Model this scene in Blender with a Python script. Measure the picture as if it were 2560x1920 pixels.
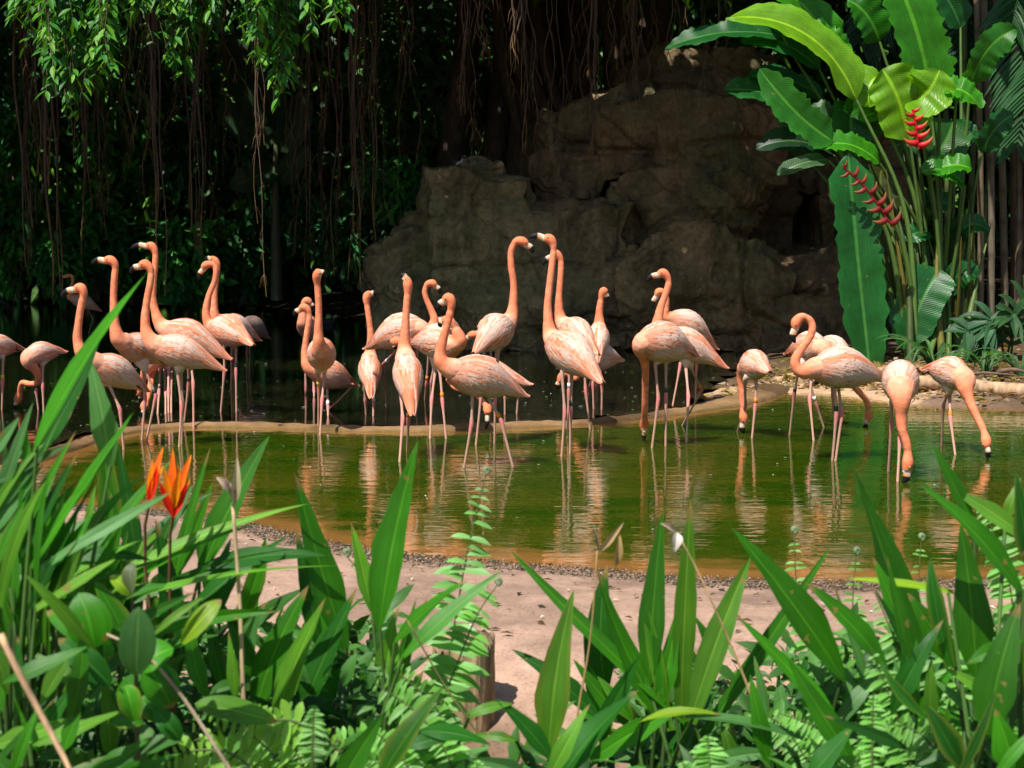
import bpy, math, random
import numpy as np
from mathutils import Vector
R = np.random.default_rng(7)
random.seed(7)
for o in list(bpy.data.objects):
    bpy.data.objects.remove(o)
SC = bpy.context.scene
COL = SC.collection

# ------------------------------------------------------------------ camera
CAM_H, FPX, HOR = 1.29, 2560 * 50 / 36, 640.0
PITCH = math.atan((960 - HOR) / FPX)
cam_d = bpy.data.cameras.new("camera")
cam = bpy.data.objects.new("camera", cam_d)
COL.objects.link(cam)
cam.location = (0, 0, CAM_H)
cam.rotation_euler = (math.radians(90) - PITCH, 0, 0)
cam_d.lens = 50
cam_d.sensor_width = 36
cam_d.sensor_fit = 'HORIZONTAL'
cam_d.clip_start = 0.05
cam_d.clip_end = 2000
cam_d.dof.use_dof = True
cam_d.dof.focus_distance = 9.6
cam_d.dof.aperture_fstop = 7.5
SC.camera = cam

# ------------------------------------------------------------------ sky, sun, exposure
SUN_EL, SUN_AZ = 58.0, 214.0      # azimuth clockwise from +Y: behind the camera, a little to the left
w = bpy.data.worlds.new("World")
SC.world = w
w.use_nodes = True
wn = w.node_tree
bg = wn.nodes["Background"]
sky = wn.nodes.new("ShaderNodeTexSky")
sky.sky_type = 'NISHITA'
sky.sun_disc = False
sky.sun_elevation = math.radians(SUN_EL)
sky.sun_rotation = math.radians(SUN_AZ)
wn.links.new(sky.outputs[0], bg.inputs[0])
bg.inputs[1].default_value = 0.09
sl = bpy.data.lights.new("sun", 'SUN')
sl.energy = 5.0
sl.angle = math.radians(0.55)
sl.color = (1.0, 0.955, 0.87)
sun = bpy.data.objects.new("sun", sl)
COL.objects.link(sun)
_e, _a = math.radians(SUN_EL), math.radians(SUN_AZ)
_to = Vector((math.cos(_e) * math.sin(_a), math.cos(_e) * math.cos(_a), math.sin(_e)))
sun.rotation_euler = (-_to).to_track_quat('-Z', 'Y').to_euler()
sun.location = (0, -5, 20)
SC.view_settings.view_transform = 'Standard'
SC.view_settings.look = 'None'
SC.view_settings.exposure = 0.45
SC.view_settings.gamma = 1.0
SC.view_settings.use_curve_mapping = False
SC.render.engine = 'CYCLES'
cy = SC.cycles
cy.use_denoising = True
try:
    cy.denoiser = 'OPENIMAGEDENOISE'
except Exception:
    pass
cy.max_bounces = 5
cy.diffuse_bounces = 2
cy.glossy_bounces = 2
cy.transmission_bounces = 2
cy.transparent_max_bounces = 4
cy.use_adaptive_sampling = True
cy.adaptive_threshold = .02
cy.sample_clamp_indirect = 6
cy.caustics_reflective = False
cy.caustics_refractive = False

# ------------------------------------------------------------------ picture <-> place
_ct, _st = math.cos(PITCH), math.sin(PITCH)
def ray(px, py):
    u, v = (px - 1280) / FPX, (960 - py) / FPX
    return np.array([u, _ct + v * _st, -_st + v * _ct])
def P(px, py, Y):
    d = ray(px, py)
    return np.array([0, 0, CAM_H]) + d * (Y / d[1])
def PW(px, py, z=0.0):
    d = ray(px, py)
    return np.array([0, 0, CAM_H]) + d * ((z - CAM_H) / d[2])
V = 2560 / 2212.0
def PV(x, y, Y):
    return P(x * V, y * V, Y)
def mpp(Y):           # metres for one photo pixel at depth Y
    return Y / FPX
def nrm(v):
    v = np.asarray(v, float)
    return v / (np.linalg.norm(v, axis=-1, keepdims=True) + 1e-12)

# ------------------------------------------------------------------ noise (vectorised value noise)
def _hash(ix, iy, iz):
    h = (ix * 374761393 + iy * 668265263 + iz * 2147483647 ^ 0x5bf03635) & 0xffffffff
    h = ((h ^ (h >> 13)) * 1274126177) & 0xffffffff
    return ((h ^ (h >> 16)) & 0xffff) / 65535.0
def vnoise(p):
    p = np.asarray(p, float)
    i = np.floor(p).astype(np.int64)
    f = p - i
    f = f * f * (3 - 2 * f)
    out = 0
    for dx in (0, 1):
        for dy in (0, 1):
            for dz in (0, 1):
                wgt = (f[..., 0] if dx else 1 - f[..., 0]) * (f[..., 1] if dy else 1 - f[..., 1]) * (f[..., 2] if dz else 1 - f[..., 2])
                out = out + wgt * _hash(i[..., 0] + dx, i[..., 1] + dy, i[..., 2] + dz)
    return out * 2 - 1
def fbm(p, oct=4, gain=.5, lac=2.1):
    p = np.asarray(p, float)
    a, s = 1.0, 0
    for k in range(oct):
        s = s + a * vnoise(p + 17.3 * k)
        p = p * lac
        a *= gain
    return s

# ------------------------------------------------------------------ meshes
ROOT = {}
def root_loc(o):
    while o.parent is not None:
        o = o.parent
    return np.array(ROOT.get(o.name, (0, 0, 0)))
def mesh(name, verts, faces, mat=None, col=None, luv=None, smooth=True, origin=None):
    verts = np.asarray(verts, float)
    if origin is not None:
        verts = verts - np.asarray(origin)
    me = bpy.data.meshes.new(name)
    if isinstance(faces, np.ndarray):
        n, k = faces.shape
        me.vertices.add(len(verts))
        me.vertices.foreach_set("co", verts.astype(np.float32).ravel())
        me.loops.add(n * k)
        me.loops.foreach_set("vertex_index", faces.astype(np.int32).ravel())
        me.polygons.add(n)
        me.polygons.foreach_set("loop_start", np.arange(0, n * k, k, dtype=np.int32))
        me.polygons.foreach_set("loop_total", np.full(n, k, dtype=np.int32))
        me.update(calc_edges=True)
    else:
        me.from_pydata([tuple(v) for v in verts], [], [tuple(int(i) for i in f) for f in faces])
        me.update()
    if smooth and len(me.polygons):
        me.polygons.foreach_set("use_smooth", np.ones(len(me.polygons), bool))
    if col is not None:
        setcol(me, col)
    if luv is not None:
        a = me.attributes.new("luv", 'FLOAT_VECTOR', 'POINT')
        a.data.foreach_set("vector", np.asarray(luv, np.float32).ravel())
    if mat is not None:
        me.materials.append(mat)
    return me
def setcol(me, col):
    col = np.asarray(col, np.float32)
    if col.ndim == 1:
        col = np.tile(col, (len(me.vertices), 1))
    a = me.color_attributes.new("Col", 'FLOAT_COLOR', 'POINT')
    c = np.ones((len(me.vertices), 4), np.float32)
    c[:, :3] = col[:, :3]
    a.data.foreach_set("color", c.ravel())
def tag(o, label=None, cat=None, group=None, kind=None):
    if label: o["label"] = label
    if cat: o["category"] = cat
    if group: o["group"] = group
    if kind: o["kind"] = kind
    return o
def thing(name, loc, label, cat, group=None, kind=None):
    o = bpy.data.objects.new(name, None)
    COL.objects.link(o)
    o.location = tuple(loc)
    o.empty_display_size = 0.1
    ROOT[o.name] = tuple(loc)
    return tag(o, label, cat, group, kind)
def part(name, parent, verts, faces, mat, col=None, luv=None, smooth=True, kind=None, label=None):
    me = mesh(name, verts, faces, mat, col, luv, smooth, origin=root_loc(parent))
    o = bpy.data.objects.new(name, me)
    COL.objects.link(o)
    o.parent = parent
    return tag(o, label=label, kind=kind)
def single(name, verts, faces, mat, label=None, cat=None, kind=None, group=None, col=None, luv=None, smooth=True):
    me = mesh(name, verts, faces, mat, col, luv, smooth)
    o = bpy.data.objects.new(name, me)
    COL.objects.link(o)
    return tag(o, label, cat, group, kind)
class Acc:                         # collects several pieces of one part
    def __init__(s):
        s.v, s.f3, s.f4, s.c, s.l, s.n = [], [], [], [], [], 0
    def add(s, v, f, c=(1, 1, 1), l=None):
        v = np.asarray(v, float)
        f = np.asarray(f)
        (s.f4 if f.shape[1] == 4 else s.f3).append(f + s.n)
        s.v.append(v)
        c = np.asarray(c, float)
        s.c.append(np.tile(c, (len(v), 1)) if c.ndim == 1 else c)
        s.l.append(np.zeros((len(v), 3)) if l is None else l)
        s.n += len(v)
        return s
    def out(s):
        v, c, l = np.concatenate(s.v), np.concatenate(s.c), np.concatenate(s.l)
        if s.f4 and s.f3:
            f = [tuple(x) for a in s.f4 for x in a] + [tuple(x) for a in s.f3 for x in a]
        else:
            f = np.concatenate(s.f4 or s.f3)
        return v, f, c, l
    def part(s, name, parent, mat, **k):
        v, f, c, l = s.out()
        return part(name, parent, v, f, mat, col=c, luv=l, **k)

def smooth_path(pts, n):
    pts = np.asarray(pts, float)
    if len(pts) < 3:
        t = np.linspace(0, 1, n)[:, None]
        return pts[0] * (1 - t) + pts[-1] * t
    q = np.vstack([2 * pts[0] - pts[1], pts, 2 * pts[-1] - pts[-2]])
    seg = np.linalg.norm(np.diff(pts, axis=0), axis=1)
    cum = np.concatenate([[0], np.cumsum(seg)])
    out = []
    for s in np.linspace(0, cum[-1] * 0.99999, n):
        k = min(np.searchsorted(cum, s, 'right') - 1, len(seg) - 1)
        t = (s - cum[k]) / max(seg[k], 1e-9)
        a, b, c, d = q[k], q[k + 1], q[k + 2], q[k + 3]
        out.append(.5 * (2 * b + (c - a) * t + (2 * a - 5 * b + 4 * c - d) * t * t + (3 * b - a - 3 * c + d) * t ** 3))
    return np.array(out)
def tube(path, rad, ns=8, cap=True, squash=None, side0=None):
    """loft along path; rad per point; squash=(lateral factor) about the frame's first axis"""
    path = np.asarray(path, float)
    n = len(path)
    rad = np.broadcast_to(np.asarray(rad, float), (n,))
    tan = nrm(np.gradient(path, axis=0))
    s = np.cross(tan[0], [0, 0, 1.0]) if side0 is None else np.asarray(side0, float)
    if np.linalg.norm(s) < 1e-3:
        s = np.array([1.0, 0, 0])
    rings = []
    an = np.linspace(0, 2 * math.pi, ns, endpoint=False)
    for i in range(n):
        s = s - tan[i] * np.dot(s, tan[i])
        s = s / (np.linalg.norm(s) + 1e-12)
        u = np.cross(s, tan[i])
        k = 1.0 if squash is None else (squash if np.isscalar(squash) else squash[i])
        rings.append(path[i] + rad[i] * (np.cos(an)[:, None] * s * k + np.sin(an)[:, None] * u))
    v = np.vstack(rings)
    f = []
    i0 = (np.arange(n - 1) * ns)[:, None] + np.arange(ns)[None]
    i1 = (np.arange(n - 1) * ns)[:, None] + ((np.arange(ns) + 1) % ns)[None]
    f = np.stack([i0, i1, i1 + ns, i0 + ns], -1).reshape(-1, 4)
    if cap:
        v = np.vstack([v, path[0], path[-1]])
        a = np.arange(ns)
        b = (a + 1) % ns
        c0 = np.stack([b, a, np.full(ns, n * ns), np.full(ns, n * ns)], -1)
        c1 = np.stack([a + (n - 1) * ns, b + (n - 1) * ns, np.full(ns, n * ns + 1), np.full(ns, n * ns + 1)], -1)
        f = [tuple(x) for x in f] + [tuple(x[:3]) for x in c0] + [tuple(x[:3]) for x in c1]
    return v, f
def tubeq(path, rad, ns=6):
    v, f = tube(path, rad, ns, cap=False)
    return v, f

# ------------------------------------------------------------------ materials
def N(nt, kind, **k):
    n = nt.nodes.new(kind)
    for a, b in k.items():
        setattr(n, a, b)
    return n
def newmat(name):
    m = bpy.data.materials.new(name)
    m.use_nodes = True
    nt = m.node_tree
    bs = nt.nodes["Principled BSDF"]
    return m, nt, bs
def ramp(nt, stops):
    r = N(nt, "ShaderNodeValToRGB")
    e = r.color_ramp.elements
    while len(e) < len(stops):
        e.new(0.5)
    for x, (p, c) in zip(e, stops):
        x.position = p
        x.color = (c[0], c[1], c[2], 1)
    return r
def mixc(nt, a, b, fac, mode='MIX'):
    m = N(nt, "ShaderNodeMix", data_type='RGBA', blend_type=mode)
    for sock, val in ((m.inputs[6], a), (m.inputs[7], b), (m.inputs[0], fac)):
        if hasattr(val, 'links') or hasattr(val, 'is_output'):
            nt.links.new(val, sock)
        elif isinstance(val, (int, float)):
            sock.default_value = val
        else:
            sock.default_value = (*val, 1)
    return m.outputs[2]
def noise(nt, scale, detail=4, rough=.55, vec=None, dist=0.0):
    n = N(nt, "ShaderNodeTexNoise")
    n.inputs["Scale"].default_value = scale
    n.inputs["Detail"].default_value = detail
    n.inputs["Roughness"].default_value = rough
    n.inputs["Distortion"].default_value = dist
    if vec is not None:
        nt.links.new(vec, n.inputs["Vector"])
    return n
def coords(nt, scale=(1, 1, 1)):
    g = N(nt, "ShaderNodeNewGeometry")
    mp = N(nt, "ShaderNodeMapping")
    mp.inputs["Scale"].default_value = scale
    nt.links.new(g.outputs["Position"], mp.inputs["Vector"])
    return mp.outputs[0]
def bump(nt, bs, height, strength, dist=0.02):
    b = N(nt, "ShaderNodeBump")
    b.inputs["Strength"].default_value = strength
    b.inputs["Distance"].default_value = dist
    nt.links.new(height, b.inputs["Height"])
    nt.links.new(b.outputs[0], bs.inputs["Normal"])
    return b
def vcol(nt):
    a = N(nt, "ShaderNodeVertexColor")
    a.layer_name = "Col"
    return a.outputs[0]
def leaf_mat(name, rough=.38, trans=.35, vein=0.0, spec=.5, var=.35, vc=.16):
    m, nt, bs = newmat(name)
    c = vcol(nt)
    pos = coords(nt)
    n1 = noise(nt, 9, 1, .6, pos)
    r1 = ramp(nt, [(.3, (1 - var,) * 3), (.7, (1 + var * .8,) * 3)])
    nt.links.new(n1.outputs[0], r1.inputs[0])
    col = mixc(nt, c, r1.outputs[0], 1.0, 'MULTIPLY')
    if vein:
        a = N(nt, "ShaderNodeAttribute", attribute_name="luv")
        wv = N(nt, "ShaderNodeTexWave", wave_type='BANDS', bands_direction='Y')
        wv.inputs["Scale"].default_value = vein
        wv.inputs["Distortion"].default_value = .6
        wv.inputs["Detail"].default_value = 1
        nt.links.new(a.outputs["Vector"], wv.inputs["Vector"])
        r2 = ramp(nt, [(0, (1 - vc,) * 3), (1, (1 + vc * .35,) * 3)])
        nt.links.new(wv.outputs[1], r2.inputs[0])
        col = mixc(nt, col, r2.outputs[0], 1.0, 'MULTIPLY')
        bump(nt, bs, wv.outputs[1], .3, .004)
        mp2 = N(nt, "ShaderNodeMapping")
        mp2.inputs["Scale"].default_value = (70, 4, 1)
        nt.links.new(a.outputs["Vector"], mp2.inputs["Vector"])
        ns = noise(nt, 1.0, 2, .6, mp2.outputs[0])
        rs = ramp(nt, [(.3, (.78, .80, .75)), (.7, (1.16, 1.12, 1.1))])
        nt.links.new(ns.outputs[0], rs.inputs[0])
        col = mixc(nt, col, rs.outputs[0], 1.0, 'MULTIPLY')
        # spots and bites of brown wear
        n2 = noise(nt, 26, 2, .6, pos)
        r3 = ramp(nt, [(.70, (0, 0, 0)), (.73, (1, 1, 1))])
        nt.links.new(n2.outputs[0], r3.inputs[0])
        col = mixc(nt, col, (.26, .20, .05), r3.outputs[0])
    nt.links.new(col, bs.inputs["Base Color"])
    bs.inputs["Roughness"].default_value = rough
    bs.inputs["Specular IOR Level"].default_value = spec
    if trans > 0:
        tr = N(nt, "ShaderNodeBsdfTranslucent")
        tc = mixc(nt, col, (1.7, 1.5, .3), 1.0, 'MULTIPLY')
        nt.links.new(tc, tr.inputs[0])
        mx = N(nt, "ShaderNodeMixShader")
        mx.inputs[0].default_value = trans
        nt.links.new(bs.outputs[0], mx.inputs[1])
        nt.links.new(tr.outputs[0], mx.inputs[2])
        nt.links.new(mx.outputs[0], nt.nodes["Material Output"].inputs[0])
    return m
def attr_mat(name, rough=.7, nscale=30, var=.2, bstr=.2, bdist=.01, spec=.3, stretch=(1, 1, 1), trans=0):
    m, nt, bs = newmat(name)
    pos = coords(nt, stretch)
    n1 = noise(nt, nscale, 3, .62, pos)
    r1 = ramp(nt, [(.28, (1 - var,) * 3), (.72, (1 + var,) * 3)])
    nt.links.new(n1.outputs[0], r1.inputs[0])
    col = mixc(nt, vcol(nt), r1.outputs[0], 1.0, 'MULTIPLY')
    nt.links.new(col, bs.inputs["Base Color"])
    bs.inputs["Roughness"].default_value = rough
    bs.inputs["Specular IOR Level"].default_value = spec
    if bstr:
        bump(nt, bs, n1.outputs[0], bstr, bdist)
    if trans:
        tr = N(nt, "ShaderNodeBsdfTranslucent")
        nt.links.new(col, tr.inputs[0])
        mx = N(nt, "ShaderNodeMixShader")
        mx.inputs[0].default_value = trans
        nt.links.new(bs.outputs[0], mx.inputs[1])
        nt.links.new(tr.outputs[0], mx.inputs[2])
        nt.links.new(mx.outputs[0], nt.nodes["Material Output"].inputs[0])
    return m
M = {}
M['leaf'] = leaf_mat("broad_leaf", .40, .42, vein=62, spec=.4, var=.16, vc=.06)
M['bigleaf'] = leaf_mat("banana_leaf", .37, .42, vein=11, spec=.42, var=.14, vc=.14)
M['small'] = leaf_mat("small_leaf", .48, .36, spec=.35)
M['jungle'] = leaf_mat("jungle_leaf", .5, .22, spec=.35, var=.5)
M['fern'] = leaf_mat("fern_leaf", .5, .42, var=.2)
M['stem'] = attr_mat("plant_stem", .5, 25, .25, .15, .004, stretch=(1, 1, .15))
M['bark'] = attr_mat("root_bark", .85, 22, .5, .6, .01, stretch=(1, 1, .12))
M['wood'] = attr_mat("dead_wood", .85, 18, .5, .8, .02, stretch=(1, 1, .1))
M['flower'] = attr_mat("flower_bract", .4, 20, .15, .05, .002, trans=.25)
M['skin'] = attr_mat("flamingo_neck_feathers", .8, 120, .22, .35, .004, spec=.12, stretch=(1.2, 1.2, .8))
M['feather'] = attr_mat("flamingo_feather", .66, 60, .10, .15, .003, spec=.25, trans=.18)
M['leg'] = attr_mat("flamingo_leg_skin", .5, 60, .15, .25, .002, spec=.4)
M['bill'] = attr_mat("flamingo_bill_horn", .5, 60, .06, .05, .001, spec=.15)
M['band'] = attr_mat("leg_band_plastic", .4, 200, .25, 0)
# ------------------------------------------------------------------ pools, ground, dike
ZU = 0.025
def line(pts, z):
    return np.array([PW(x, y, z)[:2] for x, y in pts])
DIKE_PX = [(-420, 1300), (-150, 1200), (40, 1138), (170, 1100), (240, 1076), (330, 1056), (500, 1044), (700, 1046), (900, 1054), (1100, 1053),
           (1300, 1045), (1500, 1034), (1650, 1019), (1800, 996), (1880, 976), (1945, 955)]
DIKE = smooth_path(np.c_[line(DIKE_PX, .07), np.zeros(len(DIKE_PX))], 90)[:, :2]
REAR_PX = [(1985, 982), (2086, 985), (2197, 998), (2320, 1012), (2560, 1022), (3000, 1032), (3700, 1040)]
NEAR_PX = [(3900, 1380), (3200, 1405), (2700, 1440), (2200, 1452), (1800, 1446), (1500, 1426), (1250, 1406), (1000, 1384), (760, 1344), (560, 1294), (340, 1272), (100, 1262), (-250, 1258)]
LOW = np.vstack([DIKE, smooth_path(np.c_[line(REAR_PX, 0), np.zeros(len(REAR_PX))], 40)[:, :2],
                 smooth_path(np.c_[line(NEAR_PX, 0), np.zeros(len(NEAR_PX))], 60)[:, :2]])
UPB_PX = [(1800, 966), (1850, 932), (1880, 905), (1900, 885), (1940, 868), (1900, 850), (1300, 840), (1000, 830), (930, 815), (880, 792), (700, 768), (400, 760), (0, 757), (-700, 756), (-1500, 770)]
kd = int(np.argmin(np.abs(DIKE[:, 0] - PW(1760, 1003, .07)[0])))
UPP = np.vstack([DIKE[:kd + 1], line(UPB_PX, ZU), [[-11, 9.0], [-7, 6.2]]])
def sdist(pts, poly):               # + inside
    a, b = poly, np.roll(poly, -1, 0)
    d = np.full(len(pts), 1e9)
    ins = np.zeros(len(pts), bool)
    for p, q in zip(a, b):
        e = q - p
        wv = pts - p
        t = np.clip((wv @ e) / (e @ e + 1e-12), 0, 1)
        d = np.minimum(d, np.hypot(*(wv - t[:, None] * e).T))
        c = (p[1] <= pts[:, 1]) != (q[1] <= pts[:, 1])
        xi = p[0] + (pts[:, 1] - p[1]) / (q[1] - p[1] + 1e-12) * e[0]
        ins ^= c & (pts[:, 0] < xi)
    return np.where(ins, d, -d)
def sst(a, b, x):
    t = np.clip((x - a) / (b - a), 0, 1)
    return t * t * (3 - 2 * t)
def height(pts, sl=None, su=None):
    sl = sdist(pts, LOW) if sl is None else sl
    su = sdist(pts, UPP) if su is None else su
    x, y = pts[:, 0], pts[:, 1]
    d = np.maximum(-np.maximum(sl, su), 0)
    ins = np.maximum(sl, su)
    q = np.c_[x, y, x * 0]
    near = y < 7.6
    hn = .10 * sst(0, .9, d) - .22 * sst(1.5, 2.3, d) + .05 * sst(2.9, 3.6, d)
    hr = .03 + .16 * sst(0, 1.2, d) + .30 * sst(1, 6, d) + .06 * np.maximum(d - 6, 0)
    hill = 15 * sst(38, 56, y) + 9 * sst(16, 45, np.abs(x)) * sst(4, 20, y)
    h = np.where(near, hn, hr) + hill
    h = h + .012 * fbm(q * 2.2, 3) * sst(0, .3, d) + .006 * fbm(q * 9, 3) * sst(0, .2, d) + .12 * fbm(q * .5, 3) * sst(3, 8, d)
    deep = -.35 * sst(0, .9, ins)
    return np.where(ins > 0, deep, h), sl, su, d
def axis(lo, hi, step, far, n):
    core = np.arange(lo, hi, step)
    g = np.geomspace(step, far, n)
    return np.concatenate([lo - np.cumsum(g)[::-1], core, hi + np.cumsum(g)])
gx, gy = axis(-5.2, 6.5, .06, 60, 45), axis(2.0, 14.6, .06, 60, 45)
gy = gy[gy > -120]
X, Y = np.meshgrid(gx, gy)
pts = np.c_[X.ravel(), Y.ravel()]
gz, sl_, su_, gd = height(pts)
nx, ny = len(gx), len(gy)
i = np.arange(nx * ny).reshape(ny, nx)
gf = np.stack([i[:-1, :-1], i[:-1, 1:], i[1:, 1:], i[1:, :-1]], -1).reshape(-1, 4)
SAND, GRAV, SOIL, OCH = np.array([.42, .275, .20]), np.array([.15, .10, .068]), np.array([.11, .07, .04]), np.array([.50, .33, .20])
q3 = np.c_[pts, pts[:, 0] * 0]
near = (pts[:, 1] < 7.6)
e1 = fbm(q3 * 1.3, 3) * .10
kg = np.where(near, 1 - sst(.07, .20, gd + e1 * .8), 0)
st_ = sst(.15, .55, fbm(q3 * np.array([2.2, 3.2, 1]) + 31, 4))[:, None]
gcol = SAND[None] * (1 + .13 * fbm(q3 * 1.7, 3)[:, None]) * (1 - .30 * st_)
gcol = gcol * (1 - kg[:, None]) + GRAV * kg[:, None]
ks = np.where(near, sst(1.75, 2.2, gd + e1), 1 - np.exp(-np.maximum(np.hypot(pts[:, 0] - 3.1, pts[:, 1] - 13.2) - .9 + e1 * 4, 0) * 3))
gcol = gcol * (1 - ks[:, None]) + SOIL * ks[:, None] * (1 + .3 * fbm(q3 * 3, 2)[:, None])
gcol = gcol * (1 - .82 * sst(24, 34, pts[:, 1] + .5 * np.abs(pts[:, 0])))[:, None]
gcol = np.where(((~near) & (ks < .5))[:, None], OCH * (1 + .15 * fbm(q3 * 6, 2)[:, None]), gcol)
m, nt, bs = newmat("sandy_ground")
pos = coords(nt)
n1 = noise(nt, 14, 4, .7, pos)
n2 = noise(nt, 90, 3, .7, pos)
r1 = ramp(nt, [(.3, (.76, .74, .72)), (.7, (1.14, 1.14, 1.14))])
r2 = ramp(nt, [(.32, (.62, .58, .55)), (.46, (1, 1, 1))])
nt.links.new(n1.outputs[0], r1.inputs[0])
nt.links.new(n2.outputs[0], r2.inputs[0])
c = mixc(nt, mixc(nt, vcol(nt), r1.outputs[0], 1.0, 'MULTIPLY'), r2.outputs[0], 1.0, 'MULTIPLY')
nt.links.new(c, bs.inputs["Base Color"])
bs.inputs["Roughness"].default_value = .88
bs.inputs["Specular IOR Level"].default_value = .2
bump(nt, bs, n2.outputs[0], .5, .012)
M['ground'] = m
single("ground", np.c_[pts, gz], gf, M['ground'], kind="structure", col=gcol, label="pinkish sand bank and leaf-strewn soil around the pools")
def ground_z(x, y):
    return float(height(np.array([[x, y]]))[0][0])

def water_sheet(name, poly, z, box, step, mat, label, grow=.25):
    xs, ys = np.arange(box[0], box[1], step), np.arange(box[2], box[3], step)
    A, B = np.meshgrid(xs, ys)
    p = np.c_[A.ravel(), B.ravel()]
    s = sdist(p, poly)
    n, k = len(xs), len(ys)
    i = np.arange(n * k).reshape(k, n)
    f = np.stack([i[:-1, :-1], i[:-1, 1:], i[1:, 1:], i[1:, :-1]], -1).reshape(-1, 4)
    keep = (s[f] > -grow).all(1)
    f = f[keep]
    u, inv = np.unique(f, return_inverse=True)
    f = inv.reshape(-1, 4)
    p, s = p[u], s[u]
    c = np.zeros((len(p), 3))
    c[:, 0] = np.exp(-np.maximum(s, 0) / .22)
    c[:, 1] = np.clip(np.hypot(*(p - [0, 9]).T) / 20, 0, 1)
    single(name, np.c_[p, np.full(len(p), z)], f, mat, kind="structure", col=c, label=label)
def water_mat(name, deep, mid, shallow, ripple, rough=.015):
    m, nt, bs = newmat(name)
    pos = coords(nt)
    pa = coords(nt, (.55, 1.6, 1))
    n0 = noise(nt, 1.1, 4, .6, coords(nt, (.6, 1.5, 1)), .4)
    r0 = ramp(nt, [(.38, deep), (.62, mid)])
    nt.links.new(n0.outputs[0], r0.inputs[0])
    sep = N(nt, "ShaderNodeSeparateColor")
    nt.links.new(vcol(nt), sep.inputs[0])
    n3 = noise(nt, 5, 4, .65, pa, .3)
    ad = N(nt, "ShaderNodeMath", operation='MULTIPLY_ADD')
    nt.links.new(n3.outputs[0], ad.inputs[0])
    ad.inputs[1].default_value = .9
    nt.links.new(sep.outputs[0], ad.inputs[2])
    r3 = ramp(nt, [(.62, (0, 0, 0)), (1.0, (1, 1, 1))])
    nt.links.new(ad.outputs[0], r3.inputs[0])
    col = mixc(nt, r0.outputs[0], shallow, r3.outputs[0])
    # floating specks of algae
    n4 = noise(nt, 60, 2, .5, pos)
    r4 = ramp(nt, [(.72, (0, 0, 0)), (.75, (1, 1, 1))])
    nt.links.new(n4.outputs[0], r4.inputs[0])
    col = mixc(nt, col, (.16, .17, .03), r4.outputs[0])
    nt.links.new(col, bs.inputs["Base Color"])
    bs.inputs["Roughness"].default_value = rough
    bs.inputs["IOR"].default_value = 1.4
    m.node_tree.nodes["Principled BSDF"].subsurface_method = 'BURLEY'
    bs.inputs["Subsurface Weight"].default_value = 1.0
    bs.inputs["Subsurface Radius"].default_value = (1, 1, 1)
    bs.inputs["Subsurface Scale"].default_value = .3
    n5 = noise(nt, 5.0, 2, .5, pa, .2)
    n6 = noise(nt, 16, 2, .5, pa, .3)
    s = N(nt, "ShaderNodeMath", operation='MULTIPLY_ADD')
    nt.links.new(n6.outputs[0], s.inputs[0])
    s.inputs[1].default_value = .28
    nt.links.new(n5.outputs[0], s.inputs[2])
    bump(nt, bs, s.outputs[0], ripple, .02)
    return m
M['water_low'] = water_mat("green_pond_water", (.018, .052, .0005), (.056, .066, .003), (.24, .115, .028), .16)
M['water_up'] = water_mat("dark_pond_water", (.006, .007, .003), (.011, .011, .004), (.035, .026, .012), .09)
water_sheet("lower_pool_water", LOW, 0.0, (-6.5, 9.5, 5.0, 15.5), .10, M['water_low'], "shallow green pool in front of the low dike")
water_sheet("upper_pool_water", UPP, ZU, (-22, 6.5, 6, 40), .22, M['water_up'], "dark still pool behind the low dike", grow=.05)
single("ditch_water", [(-4, 2.2, -.07), (4, 2.2, -.07), (4, 5.0, -.07), (-4, 5.0, -.07)], np.array([[0, 1, 2, 3]]), M['water_up'], kind="structure",
       col=(0, 0, 0), label="strip of dark water below the sand bank")

# low dike between the pools
dp = smooth_path(np.c_[DIKE, np.zeros(len(DIKE))], 360)
dt = nrm(np.gradient(dp, axis=0))
dn = np.c_[-dt[:, 1], dt[:, 0], dt[:, 2]]
along = np.linspace(0, 1, len(dp))
wd = .055 + .11 * sst(.72, .95, along)
prof = np.array([(-1.3, -.30), (-1.15, -.02), (-1.0, .012), (-.75, .020), (-.3, .026), (.2, .034), (.7, .036), (1.0, .028), (1.2, .0), (1.35, -.3)])
dv = []
for k, (a, b) in enumerate(prof):
    pp = dp + dn * (wd * a)[:, None]
    pp[:, 2] = b + (.02 * sst(.7, 1, along) if b > 0 else 0)
    rr = fbm(pp * 5, 3)
    pp += dn * (.018 * rr)[:, None]
    pp[:, 2] += .007 * fbm(pp * 11 + 3, 3) * (b > 0) + .007 * fbm(pp * 2.5 + 9, 2) * (b > 0)
    dv.append(pp)
dv = np.stack(dv, 1)
k = len(prof)
i = np.arange(len(dp) * k).reshape(len(dp), k)
df = np.stack([i[:-1, :-1], i[:-1, 1:], i[1:, 1:], i[1:, :-1]], -1).reshape(-1, 4)
dvv = dv.reshape(-1, 3)
dc = np.array([.235, .14, .066]) * (1 + .25 * fbm(dvv * 4, 3)[:, None])
wet = 1 - sst(.0, .022, dvv[:, 2] + .012 * fbm(dvv * 8, 2))
dc = dc * (1 - .55 * sst(.1, .5, fbm(dvv * np.array([1.5, 1.5, 4]) + 8, 3)))[:, None]
dc = dc * (1 - wet[:, None]) + np.array([.16, .11, .035]) * wet[:, None]
single("pool_dike", dvv, df, M['ground'], "low curving sandy concrete dike between the green and dark pools", "dike", col=dc)

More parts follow.
